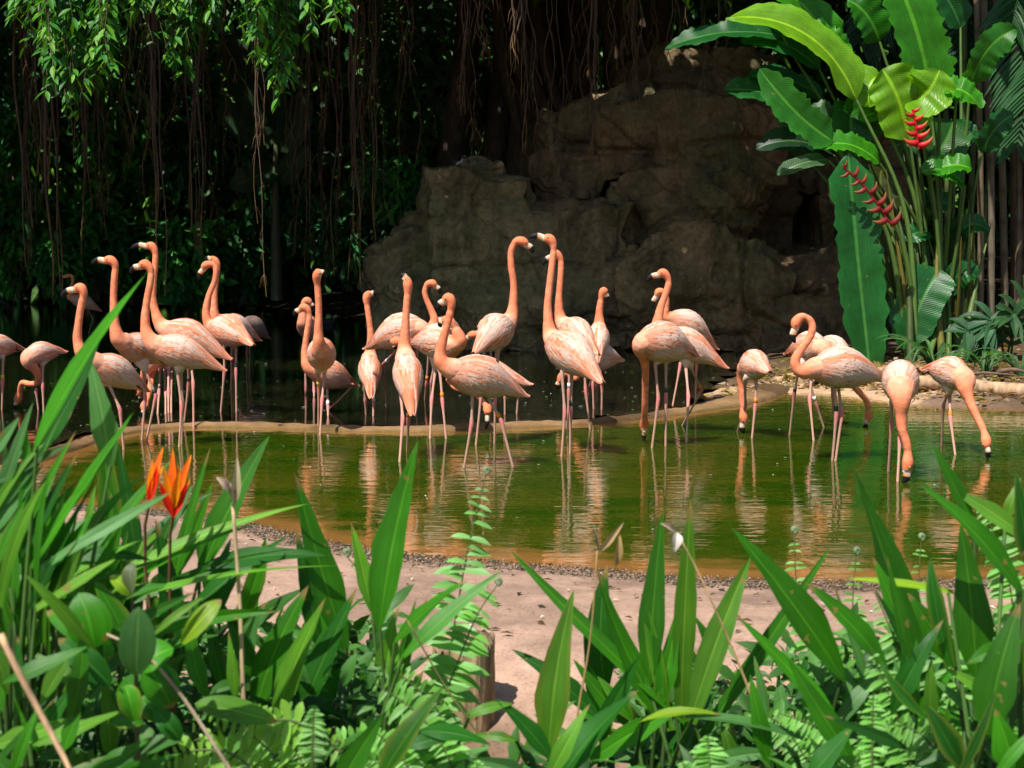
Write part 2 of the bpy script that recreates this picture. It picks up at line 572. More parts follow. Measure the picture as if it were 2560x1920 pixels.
# fallen leaves on the right-hand bank, gravel at the near water's edge, specks on the water
def leaf_cloud(pos, dirs, nor, ln, wd, fold=.18, droop=.0, nice=False):
    """n leaves with a folded midrib; 5 verts each, or 15 when nice"""
    n = len(pos)
    dirs, nor = nrm(dirs), nrm(nor)
    side = nrm(np.cross(dirs, nor))
    nor = np.cross(side, dirs)
    ln, wd = np.broadcast_to(ln, (n,))[:, None], np.broadcast_to(wd, (n,))[:, None]
    if nice:
        vs = []
        for t, w_ in ((0, .06), (.2, .72), (.45, 1.0), (.75, .62), (1.0, .02)):
            c = pos + dirs * ln * t - nor * ln * droop * t * t
            for u in (-1, 0, 1):
                vs.append(c + side * wd * .5 * w_ * u + nor * wd * fold * w_ * abs(u))
        v = np.stack(vs, 1).reshape(-1, 3)
        i = np.arange(15).reshape(5, 3)
        q = np.stack([i[:-1, :-1], i[:-1, 1:], i[1:, 1:], i[1:, :-1]], -1).reshape(-1, 4)
        return v, (np.arange(n)[:, None, None] * 15 + q).reshape(-1, 4)
    a = pos
    m1 = pos + dirs * ln * .45 - nor * ln * droop * .25
    t = pos + dirs * ln - nor * ln * droop
    l = m1 + side * wd * .5 + nor * wd * fold
    r = m1 - side * wd * .5 + nor * wd * fold
    v = np.stack([a, l, m1, r, t], 1).reshape(-1, 3)
    b = np.arange(n)[:, None] * 5
    f = np.concatenate([b + [0, 2, 1], b + [0, 3, 2], b + [1, 2, 4], b + [2, 3, 4]], 0)
    return v, f
n = 4200
lx = np.concatenate([R.uniform(1.7, 6.5, n), R.uniform(2.4, 3.6, 400)])
ly = np.concatenate([11.9 + np.abs(R.normal(0, 1.8, n)), R.uniform(12.3, 14.5, 400)])
hz, s1, s2, dd = height(np.c_[lx, ly])
ok = (dd > .02) & (R.random(len(lx)) < np.clip(dd * 3 + .15, 0, 1))
lx, ly, hz = lx[ok], ly[ok], hz[ok]
n = len(lx)
an = R.uniform(0, 6.28, n)
dr = np.c_[np.cos(an), np.sin(an), R.normal(.05, .25, n)]
v, f = leaf_cloud(np.c_[lx, ly, hz + .012], dr, np.c_[R.normal(0, .4, (n, 2)), np.ones(n)], R.uniform(.05, .16, n), R.uniform(.02, .055, n), .25, .15)
pal = np.array([[.30, .19, .11], [.40, .29, .18], [.20, .11, .06], [.45, .36, .25], [.13, .08, .05], [.26, .25, .06]])
single("fallen_leaves", v, f, M['small'], kind="stuff", col=np.repeat(pal[R.integers(0, 6, n)] * R.uniform(.7, 1.15, (n, 1)), 5, 0), label="dry brown leaf litter on the right-hand bank", smooth=False)
n = 11000
tt = R.integers(0, 60, n)
nl = LOW[-60:]
base = nl[tt] + (nl[np.minimum(tt + 1, 59)] - nl[tt]) * R.random((n, 1))
px_ = base + np.c_[R.normal(0, .02, n), -R.normal(.09, .075, n)]
hz = height(px_)[0]
s = R.uniform(.002, .0085, n)
oc = np.array([[1, 0, 0], [-1, 0, 0], [0, 1, 0], [0, -1, 0], [0, 0, .7], [0, 0, -.7]])
v = (np.c_[px_, hz + .003][:, None] + oc[None] * s[:, None, None] * R.uniform(.6, 1.4, (n, 6, 1))).reshape(-1, 3)
of = np.array([[0, 2, 4], [2, 1, 4], [1, 3, 4], [3, 0, 4], [2, 0, 5], [1, 2, 5], [3, 1, 5], [0, 3, 5]])
f = (np.arange(n)[:, None, None] * 6 + of).reshape(-1, 3)
pal = np.array([[.17, .115, .08], [.08, .07, .045], [.24, .155, .11], [.055, .06, .035], [.30, .20, .14]])
single("shore_gravel", v, f, M['skin'], kind="stuff", col=np.repeat(pal[R.integers(0, 5, n)], 6, 0), label="dark wet gravel and algae along the near waterline", smooth=False)
def specks(name, N_, box, z, poly, label, pal, smin, smax, asp):
    p = np.c_[R.uniform(box[0], box[1], N_), R.uniform(box[2], box[3], N_)]
    p = p[sdist(p, poly) > .1]
    n = len(p)
    an = R.uniform(0, 6.28, n)
    v, f = leaf_cloud(np.c_[p, np.full(n, z + .004)], np.c_[np.cos(an), np.sin(an), R.uniform(0, .15, n)], np.tile([0, 0, 1.0], (n, 1)), R.uniform(smin, smax, n), R.uniform(smin, smax, n) * asp, .3)
    single(name, v, f, M['feather'], kind="stuff", col=np.repeat(np.array(pal)[R.integers(0, len(pal), n)], 5, 0), label=label, smooth=False)
specks("floating_feathers", 330, (-4, 5, 6.3, 18), 0.0, LOW, "tiny white feathers drifting on the green pool", [[.8, .78, .75], [.5, .5, .4], [.25, .28, .05]], .008, .03, .5)
specks("floating_debris", 420, (-5, 4, 10, 17), ZU, UPP, "white flecks and green leaf scraps on the dark pool", [[.7, .7, .7], [.12, .28, .03], [.18, .3, .04], [.4, .4, .35]], .012, .055, .35)

# scraps lying on the sand
n = 620
sx_, sy_ = R.uniform(-2.2, 2.4, n), R.uniform(4.3, 6.6, n)
hz, a1, a2, dd = height(np.c_[sx_, sy_])
ok = (dd > .2) & (dd < 1.7)
sx_, sy_, hz = sx_[ok], sy_[ok], hz[ok]
n = len(sx_)
an = R.uniform(0, 6.28, n)
ln = R.uniform(.006, .05, n)
v, f = leaf_cloud(np.c_[sx_, sy_, hz + .006], np.c_[np.cos(an), np.sin(an), R.uniform(0, .3, n)], np.c_[R.normal(0, .3, (n, 2)), np.ones(n)], ln, ln * .4, .25, .1)
pal = np.array([[.10, .06, .04], [.05, .04, .03], [.7, .68, .64], [.22, .14, .08]])
single("sand_scraps", v, f, M['small'], kind="stuff", col=np.repeat(pal[R.integers(0, 4, n)], 5, 0), label="bits of dry leaf and down on the sand bank", smooth=False)
# ------------------------------------------------------------------ flamingos
TT = np.array([0, .03, .09, .18, .30, .42, .55, .68, .80, .92, 1.0])
RV = np.array([.012, .060, .112, .160, .196, .203, .178, .132, .085, .045, .010])
ORANGE, SALMON, PEACH, WHITE, PALE = np.array([.85, .18, .07]), np.array([.80, .235, .115]), np.array([.85, .37, .20]), np.array([.86, .62, .51]), np.array([.83, .46, .335])
LEGC, KNEE = np.array([.52, .29, .22]), np.array([.68, .20, .19])
def flamingo(label, C, T, neck, head, tip, legs, zw=0.0, sg=1, D=None, L=.55, fat=1.06, hd=None, tone=0.0, dusk=0.0, feed=False, nk=1.0, black=False, cat="flamingo", flare=1.0):
    if tone == 0:
        tone = R.uniform(-.05, .22)
    if not black:
        black = R.random() < .35
    fat = fat * R.uniform(.95, 1.06)
    pinker = R.uniform(0, .5)
    feet = [PW(*l[2], zw + (l[4] if len(l) > 4 else 0)) for l in legs]
    if D is None:
        D = float(np.mean([f[1] for f in feet]))
    k = mpp(D)
    flat = math.hypot(C[0] - T[0], C[1] - T[1]) * k
    dd = sg * math.sqrt(max(L * L - flat * flat, 0))
    c3, t3 = P(*C, D - dd * .45), P(*T, D + dd * .55)
    L = float(np.linalg.norm(t3 - c3))
    ax = (t3 - c3) / L
    up = np.array([0, 0, 1.0]) - ax * ax[2]
    up /= np.linalg.norm(up)
    side = np.cross(ax, up)
    Lr = L if L < .62 else .62
    def cen(t):
        t = np.asarray(t)
        return c3 + ax * (t * L)[..., None] + up * (.10 * L * 4 * t * (1 - t) * .62)[..., None]
    def rad(t):
        return np.interp(t, TT, RV) * Lr * fat
    def S(t, ph, gain=1.0):
        r = rad(t) * gain
        return cen(t) + side * (np.sin(ph) * r * .84)[..., None] + up * (np.cos(ph) * r)[..., None]
    base = np.array([np.mean([f[0] for f in feet]), np.mean([f[1] for f in feet]), zw - .03])
    root = thing("flamingo", base, label, cat, "flamingos wading in the pools")
    # torso
    tt = np.concatenate([[0, .012, .03], np.linspace(.06, .94, 20), [.97, 1.0]])
    ph = np.linspace(0, 2 * math.pi, 20, endpoint=False)
    ring = np.stack([S(np.full(20, t), ph) for t in tt])
    n = len(tt)
    tv = ring.reshape(-1, 3)
    i0 = (np.arange(n - 1) * 20)[:, None] + np.arange(20)
    i1 = (np.arange(n - 1) * 20)[:, None] + (np.arange(20) + 1) % 20
    tf = [tuple(x) for x in np.stack([i0, i0 + 20, i1 + 20, i1], -1).reshape(-1, 4)]
    tf += [tuple(range(20)), tuple(range((n - 1) * 20, n * 20))[::-1]]
    # neck and head
    dC = c3[1]
    if hd is None:
        hd = PW(*tip, zw)[1] if feed else dC
    m_ = len(neck)
    npts = [P(x, y, dC + (hd - dC) * (j + 1) / (m_ + 1)) for j, (x, y) in enumerate(neck)]
    h3, p3 = P(*head, hd), P(*tip, hd)
    lastn = npts[-1]
    bd = p3 - h3
    bl = np.linalg.norm(bd)
    hl = .062                                     # half head
    f3 = h3 + bd / bl * min(.045, bl * .4)         # where the bill begins
    pth = [cen(.30) * .5 + cen(.20) * .5, cen(.12) * .7 + npts[0] * .3] + npts + [h3, f3]
    path = smooth_path(pth, 64)
    seg = np.concatenate([[0], np.cumsum(np.linalg.norm(np.diff(path, axis=0), axis=1))])
    tot = seg[-1]
    s0 = seg - np.linalg.norm(pth[1] - pth[0]) - .02
    re = tot - seg
    nr = np.interp(s0, [-.2, -.02, .05, .12, .25, 1.0], [.078 * flare, .070 * flare, .047 * flare, .034, .0255, .0200]) * nk
    hr = np.interp(re, [0, .02, .05, .085, .13], [.021, .029, .035, .029, .0200])
    rr = np.where(re < .13, hr, nr)
    nv, nf = tube(path, rr, 12)
    bm = [tuple(x) for x in np.vstack([tv, nv])]
    bf = tf + [tuple(i + len(tv) for i in f) for f in nf]
    me = bpy.data.meshes.new("tmp")
    me.from_pydata(bm, [], bf)
    ob = bpy.data.objects.new("tmp", me)
    COL.objects.link(ob)
    rm = ob.modifiers.new("r", 'REMESH')
    rm.mode = 'VOXEL'
    rm.voxel_size = .0085
    sm = ob.modifiers.new("s", 'SMOOTH')
    sm.factor = .5
    sm.iterations = 3
    ev = ob.evaluated_get(bpy.context.evaluated_depsgraph_get())
    e = ev.to_mesh()
    vv = np.empty(len(e.vertices) * 3, np.float32)
    e.vertices.foreach_get("co", vv)
    vv = vv.reshape(-1, 3).astype(float)
    ff = [tuple(p.vertices) for p in e.polygons]
    ev.to_mesh_clear()
    bpy.data.objects.remove(ob)
    bpy.data.meshes.remove(me)
    # colours of the plumage: saturated neck, paler body
    dn_ = np.sqrt(((vv[:, None] - path[None, ::2]) ** 2).sum(-1))
    jn = dn_.argmin(1)
    along = s0[::2][jn]
    kneck = sst(-.02, .10, along) * (dn_.min(1) < .10)
    tb = ((vv - c3) @ ax) / L
    kfront = (1 - sst(.0, .22, tb))
    body = PALE * (1 - .0) + (PEACH - PALE) * (.5 + .5 * fbm(vv * 9, 2))[:, None] * .8
    lowb = sst(.0, .12, -((vv - cen(np.clip(tb, 0, 1))) @ up))
    body = body * (1 - .35 * lowb[:, None]) + PALE * .95 * .35 * lowb[:, None]
    sal = SALMON * (1 - tone) + PEACH * tone
    sal = sal * (1 - pinker) + np.array([.80, .25, .135]) * pinker
    kk = np.clip(kneck + kfront * .35 * (1 - lowb * .4), 0, 1)[:, None]
    colr = body * (1 - kk) + sal * kk
    mott = fbm(vv * np.array([28, 28, 55]), 3)
    colr = colr * (1 + .16 * mott + .10 * fbm(vv * 7 + base[0], 2))[:, None] + kneck[:, None] * np.array([.04, .03, .02]) * np.maximum(mott, 0)[:, None]
    hk = np.clip(1 - np.sqrt(((vv - h3) ** 2).sum(1)) / .07, 0, 1)[:, None]
    colr = colr * (1 - hk) + (ORANGE * .55 + SALMON * .45) * hk
    ho = 1 - sst(.016, .03, np.sqrt(((vv - f3) ** 2).sum(1)))
    colr = colr * (1 - ho[:, None]) + np.array([.78, .70, .60]) * ho[:, None]
    av, af, ac = [vv], list(ff), [colr]
    n0 = len(vv)
    # legs, continuous with the body mesh
    bands = []
    for li, lg in enumerate(legs):
        hip, knee, foot = lg[:3]
        band = lg[3] if len(lg) > 3 else None
        lift = lg[4] if len(lg) > 4 else 0
        f_ = feet[li]
        off = (.035 if li else -.035) * (1 if abs(dd) > .2 else .6)
        hb = cen(np.array(.45))
        hD = D + off if abs(dd) < .42 else D + dd * .02
        h_ = P(*hip, hD)
        k_ = P(*knee, hD * .5 + f_[1] * .5)
        inside = h_ * .35 + (hb - up * rad(np.array(.45)) * .35) * .65
        if lift:
            pl = smooth_path([inside, h_], 5).tolist() + smooth_path([h_, k_], 9)[1:].tolist() + smooth_path([k_, f_], 10)[1:].tolist()
        else:
            f2 = f_ + nrm(f_ - k_) * .05
            pl = smooth_path([inside, h_], 5).tolist() + smooth_path([h_, k_], 9)[1:].tolist() + smooth_path([k_, f2], 10)[1:].tolist()
        pl = np.array(pl)
        r_ = np.array([.055, .048, .036, .024, .0145, .0115, .0105, .0095, .009, .009, .0095, .0125, .0145, .0125, .0095, .0085, .008, .008, .008, .008, .0085, .0095])[:len(pl)]
        r_ = np.interp(np.linspace(0, 1, len(pl)), np.linspace(0, 1, len(r_)), r_)
        lv, lf = tube(pl, r_, 8)
        u = np.linspace(0, 1, len(pl))
        kn = np.exp(-((u - 12.2 / 21) / .05) ** 2)
        fe = 1 - sst(.12, .21, u)
        lc = LEGC * (1 - kn[:, None]) + KNEE * kn[:, None]
        lc = lc * (1 - .22 * sst(.55, 1, u))[:, None] + .22 * sst(.55, 1, u)[:, None] * np.array([.45, .28, .16])
        lc = lc * (1 - fe[:, None]) + WHITE * .92 * fe[:, None]
        lc = np.vstack([np.repeat(lc, 8, 0), lc[:1], lc[-1:]])
        af += [tuple(i + n0 for i in f) for f in lf]
        av.append(lv)
        ac.append(lc)
        n0 += len(lv)
        if lift:                                  # webbed toes of a lifted foot
            fd = nrm(f_ - k_) * .5 + np.array([-.5 if k_[0] > f_[0] else .5, 0, -.35]) * .6
            for a in (-.5, 0, .5):
                tp = f_ + nrm(fd + np.array([0, a, 0])) * .075
                q, w_ = tube(np.array([f_, (f_ + tp) / 2 + [0, 0, .006], tp]), [.008, .007, .003], 6)
                af += [tuple(i + n0 for i in f) for f in w_]
                av.append(q)
                ac.append(np.tile(KNEE * .7, (len(q), 1)))
                n0 += len(q)
        if band is not None:
            bands.append((h_ + (k_ - h_) * .80, nrm(k_ - h_), band))
    av, ac = np.vstack(av), np.vstack(ac)
    if dusk:  # painted shade on birds under the trees; brown plumage on the young one
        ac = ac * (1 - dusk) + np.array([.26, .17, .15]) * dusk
    part("body", root, av, af, M['skin'], col=np.clip(ac, 0, 1))
    # wings: overlapping feathers that follow the torso
    for sd in (-1, 1):
        rows = []
        for r_i, t0 in enumerate(np.linspace(.09, .76, 15)):
            cnt = 9
            for j in range(cnt):
                p0 = (-.05 + (j + .5 * (r_i % 2)) / cnt * (2.15 - .5 * sst(.3, .7, t0))) + R.normal(0, .05)
                ln = (.21 + .20 * sst(.2, .7, t0)) * R.uniform(.85, 1.2)
                wd = (.0125 + .007 * sst(.15, .6, t0)) * R.uniform(.8, 1.2) * (Lr / .55)
                rows.append((t0 + R.normal(0, .012), p0, ln, wd, 0))
        for j in range(8):                        # long tertials over the tail
            rows.append((.60 + R.uniform(0, .08), .12 + j * .17, .42 * R.uniform(.85, 1.08), .024, 1))
        for j in range(3):
            rows.append((.62 + .03 * j, 1.35 + .14 * j, .36 * R.uniform(.8, 1.05), .021, 2))
        for r_i, t0 in enumerate(np.linspace(.03, .62, 13)):     # small breast and belly feathers
            for j in range(7):
                rows.append((t0 + R.normal(0, .012), 1.05 + 2.1 * (j + .5 * (r_i % 2)) / 7 + R.normal(0, .06), .13 * R.uniform(.8, 1.2), .0125 * (Lr / .55), 3))
        rows = np.array(rows)
        rows[:, 2] = np.minimum(rows[:, 2], np.where(rows[:, 4] == 1, 1.05, 1.0) - rows[:, 0])
        nr_ = len(rows)
        us = np.array([0, .3, .62, .88, 1.0])
        ws = np.array([.5, 1.0, .95, .55, .05])
        lift = np.array([1.0, 1.018, 1.032, 1.042, 1.05])
        vs, cs = [], []
        sh = R.random(nr_)
        for j, u in enumerate(us):
            t = rows[:, 0] + rows[:, 2] * u
            pd = rows[:, 1] + .12 * u + .0 * t
            tcl = np.minimum(t, .97)
            ctr = S(tcl, sd * pd, lift[j]) + np.where(t > .97, t - .97, 0)[:, None] * L * ax * 1.0
            ctr = ctr + (side * sd * .006 + up * .002) * np.where(tcl > .8, 1, .4)[:, None]
            pe = S(tcl, sd * (pd + .05), lift[j]) - S(tcl, sd * (pd - .05), lift[j])
            lat = nrm(pe)
            big = np.where(rows[:, 4] > 0, 1.0, 1.0)
            w_ = (rows[:, 3] * ws[j] * big)[:, None] * lat
            mid = ctr + nrm(ctr - cen(tcl)) * .003
            vs.append(np.stack([ctr - w_, mid, ctr + w_], 1))
        vs = np.stack(vs, 1).reshape(-1, 3)       # nr,5,3
        fpos = S(np.minimum(rows[:, 0] + .08, .95), sd * rows[:, 1])
        fq_ = np.c_[rows[:, 1] * 3.2, rows[:, 0] * 2.2, np.full(nr_, 7.3 * root.location[0] + sd)]
        mixr = np.clip(.54 + .68 * fbm(fq_, 2) + R.normal(0, .20, nr_) + .10 * (rows[:, 1] - .9), 0, 1)
        pos_w = sst(.1, 1.2, rows[:, 1])
        c0 = np.stack([np.interp(mixr, [0, .35, .6, .85, 1], [WHITE[q_], WHITE[q_], PALE[q_], PEACH[q_], (ORANGE * .45 + PEACH * .55)[q_]]) for q_ in range(3)], -1)
        rump = sst(.42, .72, rows[:, 0] + .06 * rows[:, 1])[:, None] * np.clip(mixr + .22, 0, 1)[:, None]
        c0 = c0 * (1 - rump * .85) + (ORANGE * .62 + PEACH * .38) * rump * .85
        c0 = c0 * (.93 + .14 * sh)[:, None]
        bf_ = rows[:, 4] == 3
        kb = (1 - sst(.02, .20, rows[:, 0]))[:, None] * .7
        c3b = (PALE * (.35 + .4 * mixr)[:, None] + WHITE * (.65 - .4 * mixr)[:, None]) * (1 - kb) + (SALMON * (1 - max(tone, 0)) + PEACH * max(tone, 0)) * kb
        c0 = np.where(bf_[:, None], c3b * (.95 + .1 * sh)[:, None], c0)
        c0[rows[:, 4] == 2] = np.array([.80, .42, .28])
        if black:
            c0[rows[:, 4] == 2] = .02
        if tone < 0:
            c0 = c0 * (1 + tone) + SALMON * -tone
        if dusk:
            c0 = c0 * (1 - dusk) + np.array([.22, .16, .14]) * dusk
        cc = np.repeat(c0, 15, 0).reshape(nr_, 5, 3, 3)
        edge = np.array([.88, .94, 1.0, 1.05, 1.06])[None, :, None, None]
        cc = cc * edge
        cc[:, :, 1] *= .88
        cc[:, -1] *= .9
        i = (np.arange(nr_) * 15)[:, None, None] + np.arange(5)[None, :, None] * 3 + np.arange(3)[None, None]
        f = np.stack([i[:, :-1, :-1], i[:, :-1, 1:], i[:, 1:, 1:], i[:, 1:, :-1]], -1).reshape(-1, 4)
        part("wing", root, vs, f, M['feather'], col=np.clip(cc.reshape(-1, 3), 0, 1))
    # bill: pale base, pink middle, black hooked tip
    nb = npts[-min(3, m_)]
    bend = nrm(p3 - h3) * 1.0
    away = (f3 + p3) / 2 - nb
    away = away - bend * np.dot(away, bend)
    away = nrm(away) if np.linalg.norm(away) > 1e-4 else up
    b1 = f3 * .48 + p3 * .52 + away * .036
    bl = np.linalg.norm(p3 - f3)
    tq = np.linspace(0, 1, 12)[:, None]
    bp = (1 - tq) ** 2 * (f3 - bend * .012) + 2 * tq * (1 - tq) * b1 + tq ** 2 * p3
    br = np.interp(tq[:, 0], [0, .2, .45, .65, .85, 1], [.0235, .0225, .022, .0195, .014, .004])
    bv, bf = tube(bp, br, 10, squash=.72, side0=np.cross(bend, away))
    bc = np.zeros((12, 3))
    for q in range(12):
        u = q / 11
        bc[q] = np.array([.58, .50, .38]) if u < .2 else (np.array([.82, .30, .12]) if u < .44 else np.array([.012, .012, .014]))
    bc = np.vstack([np.repeat(bc, 10, 0), bc[:1], bc[-1:]])
    topk = (((bv - np.vstack([np.repeat(bp, 10, 0), bp[:1], bp[-1:]])) @ away) > .012) & (bc[:, 0] > .5)
    bc[topk] = np.array([.58, .50, .38])
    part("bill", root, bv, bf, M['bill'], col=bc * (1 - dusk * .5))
    es = nrm(np.cross(bend, away))
    for sd in (-1, 1):
        ec = h3 + bend * .012 + away * .010 + es * sd * .0315
        q, w_ = tube(np.array([ec - es * .004, ec - es * .002, ec + es * .002, ec + es * .004]), [.002, .005, .005, .002], 8, side0=bend)
        cc = np.tile([.45, .33, .10], (len(q), 1))
        part("eye", root, q, w_, M['bill'], col=cc)
    for bp_, bdir, bcol in bands:
        q, w_ = tube(np.array([bp_ - bdir * .017, bp_ - bdir * .016, bp_ + bdir * .016, bp_ + bdir * .017]), [.009, .0135, .0135, .009], 10)
        part("leg_band", root, q, w_, M['band'], col={'o': (.75, .22, .02), 'k': (.05, .06, .06), 'w': (.75, .78, .8), 'y': (.7, .5, .05)}[bcol])
    return root

F = flamingo
g = .45
F("headless-looking flamingo cut off by the left edge of the picture", (-55, 872), (57, 876), [(-68, 850), (-80, 800), (-70, 740)], (-85, 705), (-110, 720),
  [((8, 896), (7, 954), (5, 1024), 'y'), ((-4, 896), (-2, 956), (-3, 1024))], zw=ZU)
F("feeding flamingo near the left edge with S-bent neck and bill in dark water", (60, 893), (164, 882), [(72, 908), (88, 924), (97, 944), (92, 958), (74, 960), (56, 957), (50, 975)], (45, 1000), (34, 1021),
  [((107, 915), (107, 965), (109, 1028)), ((104, 913), (90, 978), (96, 1024), 'k')], zw=ZU, feed=True, L=.45)
F("small shaded pink flamingo far back at the left below the jungle", (176, 745), (251, 778), [(174, 741), (175, 723), (182, 706), (180, 690)], (168, 690), (148, 699),
  [((205, 772), (205, 800), (204, 832)), ((219, 771), (232, 798), (222, 834))], zw=ZU, tone=.4, dusk=.05, D=22.8)
F("flamingo behind the big diagonal leaf, its head reaching left", (217, 905), (368, 981), [(203, 880), (194, 850), (194, 831), (198, 795), (204, 759), (209, 732)], (200, 719), (153, 744),
  [((273, 962), (300, 1023), (309, 1124)), ((258, 962), (262, 1023), (268, 1120))])
F("leftmost of the three tall flamingos standing together, head over the leaf tip", (293, 856), (417, 914), [(292, 838), (286, 800), (284, 741), (286, 697), (288, 664)], (275, 650), (229, 661),
  [((365, 930), (390, 989), (366, 1102), 'k'), ((359, 926), (363, 994), (355, 1099))], L=.53)
F("tallest flamingo of the left group, head highest and bill pointing left", (395, 822), (571, 898), [(398, 805), (391, 788), (383, 755), (383, 712), (387, 668), (388, 632)], (378, 615), (327, 622),
  [((470, 912), (472, 956), (460, 1061), 'k'), ((478, 912), (483, 958), (484, 1070))])
F("front flamingo of the left trio with orange neck touching the green leaf tip", (369, 862), (556, 927), [(374, 846), (365, 825), (363, 791), (368, 748), (376, 705), (377, 676)], (362, 660), (326, 684),
  [((444, 932), (454, 1017), (448, 1117)), ((452, 932), (457, 1010), (454, 1110))])
F("feeding flamingo half hidden behind the left trio, pale bill dipping", (372, 905), (480, 862), [(364, 930), (356, 958), (354, 972)], (352, 985), (349, 1003),
  [((421, 925), (421, 980), (421, 1032)), ((400, 925), (397, 982), (394, 1034), 'k')], zw=ZU, D=11.8, hd=11.8)
F("second hidden feeding flamingo in the left trio with head low over the dike", (385, 900), (500, 850), [(380, 930), (377, 960), (370, 990)], (361, 1015), (355, 1040),
  [((430, 925), (428, 945), (428, 1032)), ((412, 925), (414, 975), (414, 1034))], zw=ZU, D=12.1, hd=11.3)
F("white-backed flamingo with neck arched and bill tucked down, left of the reflections", (529, 818), (630, 864), [(524, 812), (516, 792), (516, 766), (524, 734), (536, 705), (540, 676), (532, 661)], (514, 663), (499, 701),
  [((560, 860), (561, 929), (552, 1030)), ((590, 856), (590, 927), (591, 1030), 'k')], zw=ZU, sg=-1, L=.52, fat=1.12, black=True)
F("flamingo standing directly behind the white-backed one, only neck and tail showing", (541, 806), (647, 853), [(537, 790), (536, 763), (538, 723), (542, 687), (544, 662)], (533, 648), (513, 652),
  [((579, 850), (580, 893), (579, 975)), ((585, 850), (584, 895), (584, 975))], zw=ZU, D=12.6)
F("grey-brown young flamingo far behind with its head hidden", (606, 806), (671, 847), [(600, 815), (596, 830)], (592, 842), (588, 852),
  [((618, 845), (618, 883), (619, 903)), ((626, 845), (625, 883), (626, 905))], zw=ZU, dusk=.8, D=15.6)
F("small pale flamingo in the shade with bill hanging down, left of the tall front-facing one", (758, 812), (784, 842), [(757, 805), (757, 785), (758, 763), (764, 752)], (772, 753), (780, 775),
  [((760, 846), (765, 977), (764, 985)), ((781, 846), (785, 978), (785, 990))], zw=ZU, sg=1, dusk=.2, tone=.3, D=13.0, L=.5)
F("flamingo lifting one foot behind the front-facing bird, head turned left", (776, 930), (890, 968), [(769, 916), (763, 893), (763, 868), (768, 829), (773, 797), (770, 776)], (758, 768), (736, 792),
  [((817, 960), (820, 1019), (820, 1038), 'w'), ((858, 955), (884, 962), (840, 1008), None, .06)], zw=ZU)
F("flamingo facing the camera with straight upright neck and yellow leg band", (801, 884), (808, 915), [(797, 852), (796, 819), (797, 770), (794, 721), (792, 695)], (796, 680), (810, 692),
  [((793, 932), (797, 966), (796, 1074), 'y'), ((811, 934), (805, 1000), (800, 1087))], sg=1, fat=1.06, hd=10.05)
F("slim flamingo seen from behind with white leg band and head turned right", (922, 895), (928, 995), [(926, 880), (927, 835), (921, 786), (916, 750)], (921, 735), (940, 740),
  [((911, 968), (913, 1000), (915, 1037)), ((932, 968), (934, 1005), (933, 1039), 'w')], zw=ZU, sg=-1, L=.52, fat=.95)
F("striding flamingo with tail to the left, preening its breast behind the upright neck", (1064, 812), (917, 874), [(1062, 832), (1045, 850), (1015, 856)], (984, 853), (998, 868),
  [((1003, 862), (958, 911), (968, 1018), 'w'), ((1040, 860), (1046, 930), (1042, 1030))], zw=ZU, D=10.9)
F("flamingo seen from behind, bill tilted to the left over a white-streaked back", (1012, 890), (1031, 1037), [(1011, 868), (1013, 830), (1015, 790), (1018, 747), (1020, 716)], (1016, 699), (1000, 694),
  [((1002, 985), (1007, 1047), (999, 1154)), ((1024, 990), (1021, 1048), (1018, 1128), 'o')], sg=-1, L=.57, fat=.98)
F("flamingo with curled neck and bill drooping right, between the two upright necks", (1072, 824), (1165, 852), [(1080, 820), (1086, 800), (1078, 775), (1066, 748), (1062, 728), (1068, 711)], (1082, 708), (1099, 735),
  [((1072, 880), (1066, 961), (1062, 1000), 'o'), ((1090, 880), (1078, 955), (1076, 1002))], zw=ZU, D=12.3)
F("flamingo with tail to the left and hidden head behind the front striding one", (1152, 868), (1022, 862), [(1150, 850), (1140, 825), (1125, 802)], (1112, 800), (1104, 818),
  [((1100, 930), (1106, 1002), (1115, 1096), 'o'), ((1088, 930), (1079, 1000), (1075, 1096))], fat=1.08, D=10.2)
F("front striding flamingo with pink back, legs apart and orange leg band", (1112, 926), (1311, 992), [(1104, 905), (1101, 885), (1105, 858), (1116, 818), (1126, 780), (1128, 757)], (1120, 744), (1097, 777),
  [((1182, 975), (1179, 1061), (1160, 1169)), ((1216, 986), (1253, 1052), (1282, 1167), 'o')], tone=-.15)
F("flamingo feeding under the striding one with black bill tip at the water", (1126, 930), (1323, 964), [(1124, 948), (1137, 967), (1161, 976), (1187, 984), (1205, 1002)], (1219, 1022), (1214, 1074),
  [((1262, 940), (1262, 985), (1262, 1036)), ((1292, 940), (1296, 980), (1292, 1034))], zw=ZU, hd=10.1, L=.6)
F("flamingo with white back and arched neck, beak facing the tallest flamingo", (1274, 812), (1188, 884), [(1280, 785), (1284, 745), (1284, 707), (1278, 664), (1278, 628), (1290, 604)], (1308, 604), (1331, 634),
  [((1211, 874), (1204, 980), (1190, 1113)), ((1245, 880), (1238, 1003), (1236, 1108), 'k')], sg=-1, fat=1.15, L=.52, black=True)
F("flamingo mostly hidden behind the white-backed one, only its dipped head showing", (1212, 812), (1262, 850), [(1206, 822), (1198, 832), (1188, 836)], (1177, 838), (1163, 858),
  [((1228, 860), (1226, 930), (1226, 1012)), ((1240, 860), (1239, 930), (1239, 1012))], zw=ZU, D=12.0, L=.5, sg=1)
F("tallest flamingo in the centre with mottled straight neck and bill raised left", (1371, 848), (1501, 957), [(1374, 826), (1370, 790), (1370, 753), (1375, 707), (1381, 656), (1384, 618)], (1374, 597), (1322, 596),
  [((1405, 932), (1412, 1029), (1404, 1141)), ((1430, 930), (1427, 1027), (1425, 1135), 'k')], fat=1.12, sg=-1, L=.6, tone=.28)
